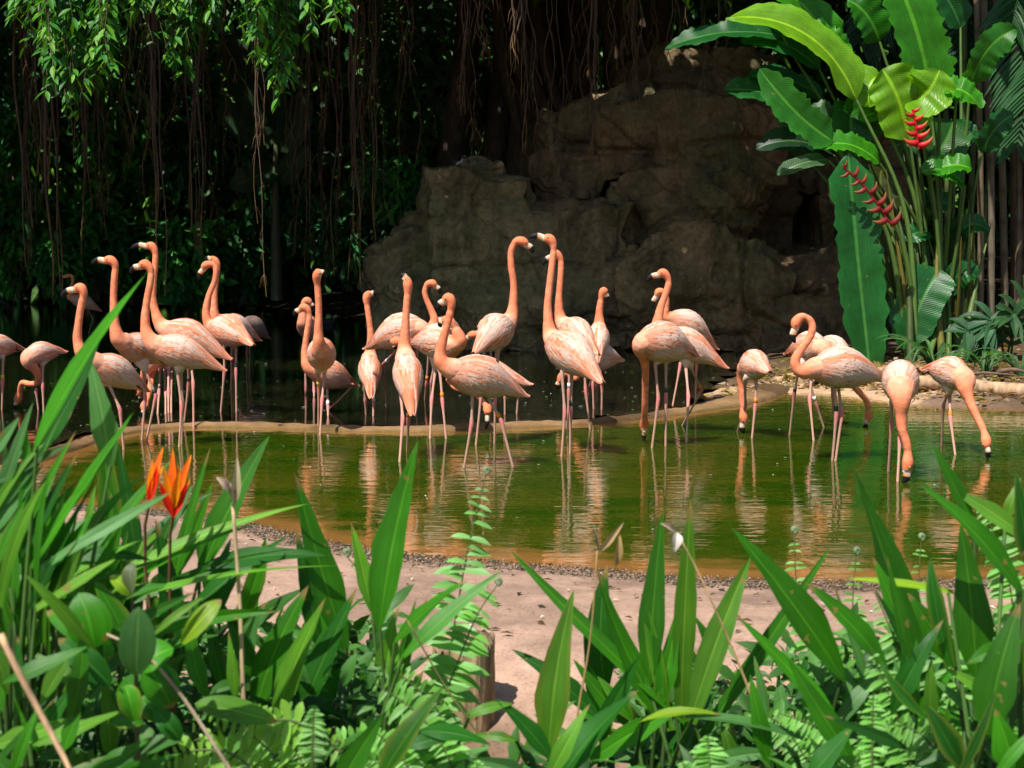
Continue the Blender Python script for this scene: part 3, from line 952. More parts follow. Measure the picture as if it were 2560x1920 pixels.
F("flamingo close behind the tallest central one, silver bill bent down", (1406, 815), (1492, 888), [(1401, 795), (1397, 755), (1401, 695), (1402, 652)], (1389, 634), (1359, 664),
  [((1424, 900), (1422, 979), (1419, 1073), 'w'), ((1460, 900), (1464, 975), (1475, 1073))], L=.54, sg=-1)
F("flamingo seen from behind with thin orange neck, in front of the rock", (1497, 822), (1492, 908), [(1498, 808), (1499, 772), (1505, 735)], (1511, 726), (1513, 752),
  [((1487, 912), (1482, 960), (1484, 1023)), ((1500, 912), (1505, 968), (1504, 1023), 'o')], zw=ZU, sg=-1, fat=1.0, L=.52)
F("flamingo feeding behind the rear-facing one, white tail tip to the right", (1462, 900), (1554, 903), [(1452, 912), (1445, 935), (1436, 946), (1420, 935), (1408, 935)], (1401, 948), (1398, 972),
  [((1483, 925), (1476, 965), (1470, 1005)), ((1495, 925), (1493, 965), (1492, 1005))], zw=ZU, D=12.0, L=.5)
F("flamingo with S-curved neck, head highest of the right-centre pair", (1640, 838), (1811, 920), [(1644, 815), (1647, 790), (1653, 765), (1663, 738), (1671, 712), (1669, 694)], (1657, 682), (1617, 706),
  [((1715, 922), (1721, 991), (1716, 1106)), ((1729, 922), (1754, 976), (1706, 1064), 'o')], black=True)
F("flamingo with plump striped back and hooked neck beside the S-curved one", (1662, 795), (1788, 874), [(1660, 790), (1663, 770), (1665, 748), (1658, 731)], (1646, 730), (1633, 772),
  [((1705, 840), (1700, 916), (1682, 1012), 'k'), ((1744, 840), (1741, 908), (1738, 1002))], zw=ZU, fat=1.12, L=.6)
F("front feeding flamingo with neck hanging straight down and black bill tip", (1594, 850), (1742, 893), [(1602, 872), (1611, 900), (1614, 930), (1613, 972), (1612, 1017), (1611, 1042)], (1611, 1062), (1609, 1104),
  [((1638, 912), (1646, 997), (1630, 1119)), ((1665, 910), (1665, 991), (1664, 1115), 'k')], feed=True, fat=1.18, tone=-.05, flare=1.1)
F("feeding flamingo seen from the rear beside the dike, foot half raised", (1862, 915), (1922, 933), [(1856, 945), (1856, 975), (1857, 1005), (1858, 1028)], (1859, 1045), (1863, 1082),
  [((1861, 948), (1864, 1014), (1844, 1078), None), ((1891, 948), (1888, 1015), (1880, 1095), 'o')], sg=-1, L=.5, fat=1.12, D=10.1)
F("flamingo behind the curled-neck one with tail left and head hanging low", (2064, 868), (1967, 888), [(2066, 890), (2062, 912), (2052, 930)], (2045, 938), (2032, 957),
  [((1994, 935), (1986, 982), (1974, 1088), 'k'), ((2029, 935), (2024, 998), (2034, 1102))], fat=1.2, L=.48)
F("front flamingo at the right with tightly curled neck and dark bill pointing down", (2022, 920), (2214, 951), [(2008, 929), (1992, 920), (1988, 902), (1998, 880), (2013, 860), (2027, 838), (2031, 815), (2021, 797), (2004, 792)], (1990, 806), (1989, 857),
  [((2086, 956), (2091, 1037), (2081, 1151), 'k'), ((2094, 956), (2105, 1033), (2089, 1152))], fat=1.02)
F("feeding flamingo behind the curled-neck one, orange neck bent down to the right", (2118, 895), (2030, 872), [(2128, 915), (2133, 940), (2136, 965), (2150, 982), (2164, 998), (2171, 1020)], (2171, 1043), (2157, 1068),
  [((2076, 940), (2082, 990), (2086, 1062)), ((2020, 940), (2040, 1010), (2059, 1068), 'w')], D=10.6, feed=True)
F("feeding flamingo facing the camera, second from the right", (2252, 980), (2250, 945), [(2253, 1004), (2253, 1037), (2255, 1073), (2264, 1101), (2269, 1126)], (2269, 1160), (2254, 1206),
  [((2229, 1007), (2229, 1054), (2221, 1178)), ((2253, 1010), (2250, 1093), (2244, 1203))], sg=1, fat=1.08, feed=True, L=.5, flare=1.15)
F("rightmost flamingo, feeding with neck stretched down to the right", (2424, 950), (2308, 926), [(2414, 972), (2425, 1003), (2440, 1038), (2454, 1065), (2462, 1086)], (2466, 1106), (2466, 1144),
  [((2370, 984), (2358, 1014), (2354, 1115)), ((2374, 988), (2376, 1047), (2388, 1136), 'o')], fat=1.25, feed=True, L=.46, flare=1.1)
# ------------------------------------------------------------------ rock outcrop
m, nt, bs = newmat("brown_rock")
pos = coords(nt)
pv = coords(nt, (1.5, 1.5, .35))
n1 = noise(nt, 1.6, 5, .6, pv, .5)
n2 = noise(nt, 11, 5, .7, pos)
n3 = noise(nt, .9, 3, .6, pos)
r1 = ramp(nt, [(.30, (.085, .06, .035)), (.44, (.25, .175, .10)), (.58, (.34, .24, .135)), (.75, (.42, .34, .22))])
nt.links.new(n1.outputs[0], r1.inputs[0])
r2 = ramp(nt, [(.3, (.5, .5, .5)), (.7, (1.25, 1.25, 1.25))])
nt.links.new(n2.outputs[0], r2.inputs[0])
r3 = ramp(nt, [(.48, (0, 0, 0)), (.68, (.75, .75, .75))])
nt.links.new(n3.outputs[0], r3.inputs[0])
c = mixc(nt, r1.outputs[0], (.13, .15, .07), r3.outputs[0])
c = mixc(nt, c, r2.outputs[0], 1.0, 'MULTIPLY')
c = mixc(nt, c, vcol(nt), 1.0, 'MULTIPLY')
nt.links.new(c, bs.inputs["Base Color"])
bs.inputs["Roughness"].default_value = .82
bs.inputs["Specular IOR Level"].default_value = .25
dis = mixc(nt, pos, n2.outputs[1], .12)
vo = N(nt, "ShaderNodeTexVoronoi", feature='DISTANCE_TO_EDGE')
vo.inputs["Scale"].default_value = .75
nt.links.new(dis, vo.inputs["Vector"])
rv = ramp(nt, [(.0, (0, 0, 0)), (.03, (1, 1, 1))])
nt.links.new(vo.outputs["Distance"], rv.inputs[0])
hh = N(nt, "ShaderNodeMath", operation='MULTIPLY_ADD')
nt.links.new(rv.outputs[0], hh.inputs[0])
hh.inputs[1].default_value = .5
nt.links.new(n2.outputs[0], hh.inputs[2])
bump(nt, bs, hh.outputs[0], 1.0, .07)
M['rock'] = m
def cubesphere(n):
    a = np.linspace(-1, 1, n)
    u, v = np.meshgrid(a, a)
    o = np.ones_like(u)
    fs = [np.stack(x, -1) for x in ((u, v, o), (v, u, -o), (o, u, v), (-o, v, u), (v, o, u), (u, -o, v))]
    vs, ff = [], []
    for k, f in enumerate(fs):
        i = np.arange(n * n).reshape(n, n) + k * n * n
        vs.append(f.reshape(-1, 3))
        ff.append(np.stack([i[:-1, :-1], i[:-1, 1:], i[1:, 1:], i[1:, :-1]], -1).reshape(-1, 4))
    return np.vstack(vs), np.vstack(ff)
CSV, CSF = cubesphere(44)
def boulder(root, x0, x1, y0, y1, Y0, Y1, sq=.72, seed=0, rough=1.0, tilt=0.0, tint=(1, 1, 1)):
    """photo box (x0..x1, y0..y1) at front depth Y0, back depth Y1"""
    Ym = Y0
    a, b = P(x0, y1, Ym), P(x1, y0, Ym)
    ctr = np.array([(a[0] + b[0]) / 2, (Y0 + Y1) / 2, (a[2] + b[2]) / 2])
    hs = np.array([(b[0] - a[0]) / 2 * 1.06, (Y1 - Y0) / 2, (b[2] - a[2]) / 2 * 1.05])
    p = CSV.copy()
    s = nrm(p)
    p = p * sq + s * (1 - sq) * 1.25
    p = p / np.abs(p).max(0)
    w_ = p * hs
    ct, st = math.cos(tilt), math.sin(tilt)
    w_ = np.stack([w_[:, 0] * ct - w_[:, 2] * st, w_[:, 1], w_[:, 0] * st + w_[:, 2] * ct], 1)
    w_ = w_ + ctr
    q = w_ * np.array([1, 1, .8])
    d = .20 * fbm(q * .75 + 5, 3) + .10 * (1 - 2 * np.abs(vnoise(q * np.array([2.2, 2.2, .9])))) + .06 * fbm(q * 4, 3)
    crack = np.abs(vnoise(q * np.array([.9, .9, 1.5]) + 40))
    fq = fbm(q * np.array([.8, .8, 1.6]) + 70, 3) * 4
    d = d + .13 * (np.floor(fq) + sst(.35, .65, fq - np.floor(fq))) / 2
    d = d - .14 * np.exp(-(crack / .045) ** 2)
    s = nrm(s * np.array([.7, 1.3, .8]))
    w_ = w_ + s * (d * rough)[:, None]
    part("boulder", root, w_, CSF, M['rock'], col=np.array(tint) * (1 + .0 * d[:, None]))
rk = thing("rock_outcrop", (2.0, 19.5, 0), "tall dark brown rock outcrop rising from the water behind the flamingos", "rock")
BX = [  # x0,x1,y0,y1,front,back
    (900, 1130, 590, 885, 19.5, 22.4, .45, .10, (1.05, 1.15, 1)),
    (1000, 1115, 548, 720, 20.2, 22.0, .4, 0, (1, 1.1, .95)),
    (1080, 1345, 425, 890, 18.8, 22.6, .74, .03, (1.1, 1.15, 1.0)),
    (1150, 1272, 392, 470, 19.4, 21.0, .35, 0, (1.1, 1.1, 1)),
    (1316, 1525, 376, 540, 19.7, 22.5, .72, -.04, (.8, .75, .7)),
    (1310, 1600, 492, 895, 18.75, 22.4, .66, .02, (.95, .92, .85)),
    (1362, 1650, 228, 410, 20.3, 23.5, .45, .25, (.9, .9, .85)),
    (1490, 1800, 268, 460, 19.6, 22.8, .68, .03, (1, .9, .8)),
    (1700, 1965, 262, 440, 19.5, 22.5, .7, -.03, (1, .88, .78)),
    (1620, 1970, 112, 300, 20.6, 24, .6, .05, (.7, .65, .6)),
    (1515, 1800, 425, 620, 19.2, 22.4, .6, .04, (.9, .82, .75)),
    (1735, 1955, 450, 600, 19.1, 22.4, .5, .08, (1.0, .85, .74)),
    (1545, 1830, 562, 895, 18.6, 22.4, .66, .05, (1.05, 1, .85)),
    (1745, 1990, 592, 900, 18.55, 22.4, .6, -.05, (.95, .88, .78)),
    (1925, 2110, 600, 790, 18.9, 22, .62, 0, (.75, .7, .65)),
    (1905, 2130, 735, 905, 18.4, 22, .6, .06, (.8, .74, .68)),
    (1960, 2250, 250, 470, 20.6, 23.5, .7, 0, (.6, .55, .5)),
    (2050, 2280, 430, 900, 20.3, 23.5, .8, 0, (.6, .55, .5)),
    (1340, 2000, 300, 900, 20.6, 23.5, .8, 0, (.5, .46, .42)),
]
for j, b in enumerate(BX):
    boulder(rk, *b[:6], sq=min(b[6] + .08, .86), seed=j, tilt=b[7], tint=b[8])
# pale droppings streak on the left block
pp = np.array([P(1222, 456, 18.6), P(1203, 457, 18.55), P(1199, 480, 18.5), P(1193, 510, 18.5)])
# little white-breasted water bird on the rock
wb = P(1144, 424, 19.6)
t = thing("water_bird", wb, "small dark-backed bird with white breast on the left rock top", "bird")
k = mpp(19.6)
bv = smooth_path([wb + [-.045 * 1.3, 0, .07], wb + [0, 0, .08], wb + [.05, 0, .11], wb + [.062, 0, .16], wb + [.068, 0, .185], wb + [.085, 0, .185]], 26)
br = np.interp(np.linspace(0, 1, 26), [0, .12, .3, .5, .68, .82, .92, 1], [.008, .03, .045, .036, .02, .021, .02, .008])
q, f = tube(bv, br, 10)
cl = np.where((q[:, 2] - wb[2] > .085 + (q[:, 0] - wb[0]) * .9)[:, None], (.03, .035, .05), (.5, .55, .5))
A = Acc()
n0 = len(q)
av, af, ac = [q], list(f), [cl]
for dx in (-.012, .015):
    lq, lf = tube(np.array([wb + [dx, dx, .055], wb + [dx - .02, dx, .02], wb + [dx - .01, dx, -.05]]), [.006, .004, .004], 6)
    av.append(lq); af += [tuple(i + n0 for i in x) for x in lf]; n0 += len(lq); ac.append(np.tile((.35, .30, .08), (len(lq), 1)))
part("body", t, np.vstack(av), af, M['skin'], col=np.vstack(ac))
q, f = tube(np.array([wb + [.08, 0, .186], wb + [.10, 0, .182], wb + [.125, 0, .176]]), [.008, .006, .002], 6)
part("bill", t, q, f, M['bill'], col=(.4, .35, .2))
# dim grey duck drifting behind the front-facing flamingo
db = PW(822, 812, ZU)
t = thing("duck", db, "dim grey duck floating in shade beside the front-facing flamingo's neck", "duck")
dv = smooth_path([db + [-.16, 0, .06], db + [-.08, 0, .05], db + [.04, 0, .05], db + [.10, 0, .07], db + [.115, 0, .13], db + [.13, 0, .165], db + [.165, 0, .16]], 28)
dr = np.interp(np.linspace(0, 1, 28), [0, .15, .4, .58, .68, .8, .9, 1], [.01, .05, .075, .06, .032, .034, .03, .012])
q, f = tube(dv, dr, 10)
part("body", t, q, f, M['skin'], col=np.where((q[:, 2] > db[2] + .13)[:, None], (.35, .37, .35), (.05, .055, .055)))
q, f = tube(np.array([db + [.16, 0, .16], db + [.19, 0, .153], db + [.215, 0, .15]]), [.012, .012, .008], 6, squash=1.3)
part("bill", t, q, f, M['bill'], col=(.2, .2, .15))
# ------------------------------------------------------------------ leaf blades
def blade(p0, p1, p2, width, nh, col, prof='lance', fold=.20, wave=0.0, wfreq=3.0, nseg=12, rib=1.5, asym=0.0, rip=0.0, edge=None, twist=0.0):
    p0, p1, p2 = (np.asarray(x, float) for x in (p0, p1, p2))
    t = np.linspace(0, 1, nseg + 1)[:, None]
    c = (1 - t) ** 2 * p0 + 2 * t * (1 - t) * p1 + t * t * p2
    tan = nrm(np.gradient(c, axis=0))
    nh = np.asarray(nh, float)
    tt = t[:, 0]
    if prof == 'lance':
        w_ = np.minimum(1, (tt / .34) ** .75) * np.minimum(1, np.maximum((1 - tt), 0) / .60) ** .82
    elif prof == 'strap':
        w_ = np.minimum(1, .55 + tt * 1.2) * np.minimum(1, np.maximum(1 - tt, 0) / .45) ** .8
    elif prof == 'oval':
        w_ = np.sin(np.pi * np.clip(tt, 0, 1) ** .85) ** .7
    else:                              # banana: broad paddle
        w_ = np.minimum(1, (tt / .13) ** .7) * np.minimum(1, np.maximum(1 - tt, 0) / .24) ** .6
    L = np.linalg.norm(np.diff(c, axis=0), axis=1).sum()
    us = np.array([-1, -.5, -.085, -.035, .035, .085, .5, 1.0])
    vs, ls, cs = [], [], []
    col = np.asarray(col, float)
    ph = R.uniform(0, 6)
    for i in range(nseg + 1):
        s = np.cross(tan[i], nh)
        s = s / (np.linalg.norm(s) + 1e-9)
        n = np.cross(s, tan[i])
        if twist:
            a = twist * tt[i]
            s, n = s * math.cos(a) + n * math.sin(a), n * math.cos(a) - s * math.sin(a)
        for u in us:
            ww = w_[i] * width * .5
            if asym and u > 0:
                ww *= (1 - asym)
            if rip and abs(u) == 1:
                ww *= 1 - rip * R.random()
            pq = wfreq * 6.28 * tt[i] + ph + (1.7 if u > 0 else 0)
            z = fold * abs(u) * ww + wave * width * abs(u) * (.6 * math.sin(pq) + .5 * math.sin(pq * .43 + 2 * ph) + .3 * math.sin(pq * 2.3 + ph * 3))
            vs.append(c[i] + s * ww * u + n * z)
            ls.append((u * width * .5, tt[i] * L + abs(u) * width * .35, 0))
            k = 1.0 if abs(u) < .8 else (1.0 if edge is None else edge)
            cs.append(col * np.array([rib * 1.25, rib, rib * 1.1]) + (rib - 1) * np.array([.05, .06, .01]) if abs(u) < .05 else col * k)
    i = np.arange((nseg + 1) * 8).reshape(-1, 8)
    f = np.stack([i[:-1, :-1], i[:-1, 1:], i[1:, 1:], i[1:, :-1]], -1).reshape(-1, 4)
    return np.array(vs), f, np.array(cs), np.array(ls)
def rvec(n):
    return nrm(R.normal(0, 1, (n, 3)))
def cloud(n, ctr, rad, lmin, lmax, asp=.38, droop=.35, down=.6, pal=None, hollow=.5):
    """leaf-sized faces in an ellipsoid shell, in clumps"""
    nc = max(6, n // 40)
    cd = rvec(nc) * (hollow + (1 - hollow) * R.random((nc, 1)) ** .6)
    ci = R.integers(0, nc, n)
    p = np.asarray(ctr) + (cd[ci] + R.normal(0, .20, (n, 3))) * np.asarray(rad)
    out = nrm(p - ctr)
    d = nrm(out * .6 + R.normal(0, .5, (n, 3)) + [0, -.15, -down])
    nn = nrm(out * .5 + R.normal(0, .45, (n, 3)) + [0, -.3, .8])
    ln = R.uniform(lmin, lmax, n)
    v, f = leaf_cloud(p, d, nn, ln, ln * asp, .15, droop)
    pal = np.array([[.028, .085, .018], [.045, .12, .02], [.02, .065, .02], [.06, .14, .025]]) if pal is None else np.array(pal)
    cc = pal[R.integers(0, len(pal), nc)][ci] * R.uniform(.7, 1.3, (n, 1))
    return v, f, np.repeat(cc, 5, 0)

# ------------------------------------------------------------------ banyan: trunk, crown, aerial roots, leaf sprays
ban = thing("banyan_tree", (1.5, 27, .4), "huge dark banyan with hanging aerial roots shading the back of the pool", "tree")
BARK = np.array([.095, .066, .046])
A = Acc()
for j in range(9):                   # fused trunk strands behind the rock
    x0 = P(1230 + j * 48, 300, 25.5)[0] + R.normal(0, .1)
    pth = smooth_path([[x0 + (j - 4) * .25, 25.5 + R.normal(0, .4), .2], [x0 + (j - 4) * .08, 25.5 + R.normal(0, .3), 4], [x0, 25.6, 7], [x0 - (j - 4) * .25, 25.8, 10.5]], 16)
    q, f = tubeq(pth, np.linspace(.42, .2, 16) * R.uniform(.7, 1.1), 9)
    A.add(q, f, BARK * R.uniform(.6, .9))
A.part("trunk", ban, M['bark'])
for (xa, ya, za, xb, yb, zb) in [(2, 25.6, 7, -9, 15.5, 6.4), (1, 25.6, 7.4, -3.5, 14.6, 6.2), (2, 25.6, 8, 2.0, 16.5, 6.8), (2.4, 25.6, 7.6, 9, 19, 7.6), (0, 25.8, 8, -14, 24, 8.4)]:
    pth = smooth_path([[xa, ya, za], [(xa + xb) / 2, (ya + yb) / 2, (za + zb) / 2 + .8], [xb, yb, zb]], 14)
    pth = pth + .15 * fbm(pth[:, None, :] * 1.1 + np.arange(3)[None, :, None] * 9, 2)
    q, f = tubeq(pth, np.linspace(.26, .08, 14), 8)
    part("limb", ban, q, f, M['bark'], col=BARK)
# crown: leaf roof above the frame, added and thinned by zone for its shade
n = 62000
cx, cyy = R.uniform(-30, 26, n), 14.6 + 32 * R.random(n)
front = np.where(cx < 2.6, 14.7 + .8 * np.sin(cx * 1.3) + .4 * np.sin(cx * 3.1), 15.6 + .3 * np.sin(cx * 2.1))
rk_ = R.random(n)
keep = (cyy > front) & (rk_ < np.where(cyy < 18.5, 1.0, np.where(cyy < 25, np.where(cx > -3.5, .74, .88), .49)))
cx, cyy = cx[keep], cyy[keep]
n = len(cx)
zb = 5.3 + .13 * (cyy - 15) + .5 * np.sin(cx * .9) * np.cos(cyy * .7)
cz = zb + 2.6 * R.random(n) ** 1.3
v, f = leaf_cloud(np.c_[cx, cyy, cz], rvec(n) * [1, 1, .5], np.c_[R.normal(0, .5, (n, 2)), np.ones(n)], R.uniform(.6, 1.15, n), R.uniform(.34, .6, n), .15, .3)
part("shade_crown", ban, v, f, M['jungle'], col=np.repeat(np.array([.05, .12, .02]) * R.uniform(.5, 1.4, (n, 1)), 5, 0), kind="stuff", smooth=False)

def root_bundle(px, ytop, ybot, Yd, thick, strands, wob=1.0, orange=0.0, hairs=14):
    A = Acc()
    k = mpp(Yd)
    top, bot = P(px, -80, Yd), P(px, ybot, Yd)
    bx = top[0]
    for s in range(strands):
        yb = bot[2] if s == 0 else bot[2] + (top[2] - bot[2]) * R.random() ** 1.6 * .5
        nn = 15
        zz = np.linspace(top[2], yb, nn)
        ph = R.uniform(0, 6.28, 4)
        u = np.linspace(0, 1, nn)
        off = R.normal(0, thick * .55 * k)
        wx = bx + off * (1 - .4 * u) + wob * k * (5 * np.sin(u * 5 + ph[0]) * u + 3 * np.sin(u * 13 + ph[1]) + 6 * u * u * np.sin(ph[2]))
        wy = Yd + R.normal(0, thick * .5 * k) + wob * k * 4 * np.sin(u * 7 + ph[3])
        r = k * thick * .5 / math.sqrt(strands) * R.uniform(.5, 1.0) * np.linspace(1, .35, nn)
        q, f = tubeq(np.c_[wx, wy, zz], np.maximum(r, k * .55), 5)
        cc = BARK * R.uniform(.75, 1.35) + np.array([.02, .0, .0])
        tipc = np.array([.26, .14, .04]) * (.5 + .5 * orange)
        ku = np.repeat(sst(.65, 1, u), 5)[:, None] * (.35 + .65 * orange)
        A.add(q, f, cc * (1 - ku) + tipc * ku)
        for h in range(int(hairs * (1 if s == 0 else .35))):
            i = R.integers(4, nn - 1)
            a = np.array([wx[i], wy[i], zz[i]])
            L = k * R.uniform(14, 48)
            sx = R.choice([-1, 1]) * R.uniform(.15, .5)
            pth = np.array([a, a + [sx * L * .5, 0, -L * .35], a + [sx * L * .8, R.normal(0, .1) * L, -L]])
            q, f = tubeq(pth, [k * .7, k * .6, k * .3], 3)
            A.add(q, f, cc * .6 + np.array([.22, .12, .03]) * .4)
    A.part("aerial_root", ban, M['bark'])
RB = [  # px, top, bottom, depth, thickness px, strands (photo pixels)
    (58, -60, 690, 20, 22, 6), (112, -60, 745, 19, 34, 9), (75, -60, 560, 22, 10, 3), (180, 120, 400, 16, 8, 4), (205, 150, 640, 20, 16, 5), (232, 100, 600, 21, 12, 4), (250, -60, 520, 23, 10, 3),
    (330, -60, 370, 17, 6, 2), (300, -60, 460, 22, 9, 3), (385, -60, 740, 18, 20, 7), (372, 200, 600, 22, 8, 3), (470, 150, 620, 19, 14, 4), (490, 140, 640, 19.5, 20, 6), (512, 60, 600, 22, 6, 2), (560, 100, 520, 24, 9, 3),
    (642, 180, 742, 16, 9, 5), (600, 200, 520, 22, 5, 2), (705, 150, 420, 21, 7, 3), (735, 100, 640, 20, 5, 2), (765, 120, 690, 20, 10, 4), (790, 60, 720, 21, 5, 2), (820, 100, 690, 19, 7, 3), (845, -60, 640, 22, 12, 4), (885, -60, 720, 18.5, 22, 7),
    (905, 60, 690, 19, 8, 3), (930, -60, 600, 19, 12, 4), (945, -60, 560, 20, 6, 2), (1000, -60, 520, 21, 12, 4), (1030, -60, 420, 19, 3, 1), (1165, -60, 290, 17, 9, 4), (1168, 100, 500, 17.2, 3, 1),
    (1190, -60, 150, 16, 5, 2), (1225, -60, 130, 16, 5, 2), (1292, -60, 180, 16, 12, 6), (1310, -60, 385, 17, 9, 4), (1325, -60, 330, 17, 5, 2), (1372, -60, 460, 18, 5, 2), (1400, -60, 660, 17.5, 3, 1),
    (1430, -60, 360, 18, 5, 2), (1460, -60, 300, 18, 6, 2), (1480, -60, 400, 17.6, 10, 4), (1492, 300, 470, 17.4, 6, 4), (1530, -60, 270, 18, 5, 2), (1585, -60, 330, 18, 9, 4), (1600, 200, 380, 17.5, 5, 3), (1680, -60, 440, 18, 5, 2), (1700, 200, 420, 18, 4, 2), (1790, -60, 640, 18, 4, 2), (1815, 300, 655, 18, 4, 2), (1560, -60, 240, 18, 4, 2), (1640, -60, 260, 19, 4, 2)]
for j in range(46):
    RB.append((R.uniform(-10, 960) if j < 32 else R.uniform(1000, 1800), -60, R.uniform(200, 640) if j < 32 else R.uniform(120, 420), R.uniform(17, 24), R.uniform(2, 4), 1 + int(R.random() < .4)))
RB = [(b[0], b[1], b[2], b[3], b[4], max(1, int(round(b[5] * .75)))) for b in RB]
for b in RB:
    root_bundle(*b, wob=1.4 if b[5] > 2 else 2.6, orange=.8 if b[3] < 19.3 else .3)
# thick old roots slanting down from the trunk
for (a, b) in [((1270, -40), (1390, 330)), ((1330, -40), (1420, 330)), ((1500, -40), (1580, 260)), ((1560, -40), (1660, 250)), ((1240, -40), (1300, 330))]:
    pth = smooth_path([P(*a, 24), P((a[0] + b[0]) / 2 - 15, (a[1] + b[1]) / 2, 24), P(*b, 24)], 10)
    q, f = tubeq(pth, np.linspace(.12, .08, 10), 7)
    part("prop_root", ban, q, f, M['bark'], col=BARK * .8)
# sunlit leaf sprays hanging in front of the crown
def spray(name, px, py_top, py_bot, halfw, Yd, n, pal):
    A = Acc()
    k = mpp(Yd)
    tw = max(3, n // 14)
    for j in range(tw):
        x = px + R.normal(0, halfw * .5)
        yb = py_top + (py_bot - py_top) * R.random() ** .75 * (1 - .45 * abs(x - px) / (halfw + 1))
        Yj = Yd + R.normal(0, .25)
        a = P(x - R.normal(0, 25), py_top - 150, Yj + .2)
        b = P(x, yb, Yj)
        pth = smooth_path([a, (a + b) / 2 + R.normal(0, .06, 3), b], 8)
        q, f = tubeq(pth, np.linspace(.012, .004, 8), 4)
        A.add(q, f, (.10, .09, .04))
        m_ = 17
        u = 1 - R.random(m_) * .62
        idx = np.clip((u * 7).astype(int), 0, 6)
        fr = (u * 7 - idx)[:, None]
        bp = pth[idx] * (1 - fr) + pth[np.minimum(idx + 1, 7)] * fr
        an = R.uniform(0, 6.28, m_)
        d = np.c_[np.cos(an), np.sin(an) * .8 - .2, R.uniform(-1.5, -.3, m_)]
        nn = np.c_[np.cos(an) * .7, np.sin(an) * .7 - .5, np.ones(m_) * .7] + R.normal(0, .25, (m_, 3))
        ln = R.uniform(.10, .17, m_)
        v, f = leaf_cloud(bp, d, nn, ln, ln * .33, .2, .12, nice=True)
        A.add(v, f, np.repeat(np.array(pal)[R.integers(0, len(pal), m_)] * R.uniform(.8, 1.2, (m_, 1)), 15, 0))
    A.part(name, ban, M['small'])
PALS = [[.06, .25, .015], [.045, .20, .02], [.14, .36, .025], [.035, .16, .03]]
spray("leaf_spray", 175, -40, 310, 130, 13.2, 900, PALS)
spray("leaf_spray", 60, -60, 150, 60, 13.8, 160, PALS)
spray("leaf_spray", 262, -60, 190, 70, 13.0, 320, PALS)
spray("leaf_spray", 440, -60, 230, 80, 13.2, 420, PALS)
spray("leaf_spray", 510, -60, 100, 70, 13.4, 160, PALS)
spray("leaf_spray", 345, -60, 150, 40, 14, 70, PALS)
spray("leaf_spray", 690, -60, 280, 90, 13.0, 700, PALS)
spray("leaf_spray", 645, -60, 120, 60, 12.8, 180, PALS)
spray("leaf_spray", 845, -60, 95, 45, 12.8, 120, PALS)

# ------------------------------------------------------------------ jungle behind the pool
A = Acc()
n = 70000
jx = R.uniform(-30, 26, n)
jy = R.uniform(37, 44, n)
jz = R.uniform(0, 1, n) ** .9 * 13.5
v, f = leaf_cloud(np.c_[jx, jy + .25 * jz, jz], nrm(np.c_[R.normal(0, .7, n), R.normal(-.4, .4, n), R.normal(-.7, .5, n)]), np.c_[R.normal(0, .4, n), -np.ones(n) * .7, R.uniform(0, 1, n)], R.uniform(.3, .75, n), R.uniform(.14, .30, n), .15, .3)
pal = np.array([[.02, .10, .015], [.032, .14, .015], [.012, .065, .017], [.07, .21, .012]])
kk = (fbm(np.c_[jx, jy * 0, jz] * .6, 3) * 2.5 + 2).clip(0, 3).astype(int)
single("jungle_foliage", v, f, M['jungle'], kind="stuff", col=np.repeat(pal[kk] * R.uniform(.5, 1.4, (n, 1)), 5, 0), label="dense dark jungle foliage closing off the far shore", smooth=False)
def shrub(name, px, py, w, h, Yd, n, lmin, lmax, label, asp=.38, pal=None, cat="shrub", down=.5, droop=.35):
    b = P(px, py, Yd)
    k = mpp(Yd)
    root = thing(name, (b[0], Yd, b[2]), label, cat, "plants along the far shore")
    A = Acc()
    ctr = b + [0, 0, h * k * .55]
    for j in range(5):
        tp = ctr + rvec(1)[0] * np.array([w, w, h]) * k * .28
        q, f = tubeq(smooth_path([b + [R.normal(0, .05), 0, -.25], (b + tp) / 2 + R.normal(0, .05, 3), tp], 7), np.linspace(.028, .01, 7), 5)
        A.add(q, f, (.09, .075, .04))
    A.part("stem", root, M['stem'])
    v, f, c = cloud(n, ctr, np.array([w * .5, min(w, h) * .4, h * .52]) * k, lmin, lmax, asp, droop, down, pal, .35)
    part("foliage", root, v, f, M['jungle'], col=c, smooth=False, kind="stuff")
G2 = [[.045, .24, .035], [.06, .29, .04], [.03, .18, .04]]
DK = [[.02, .12, .035], [.03, .16, .04]]
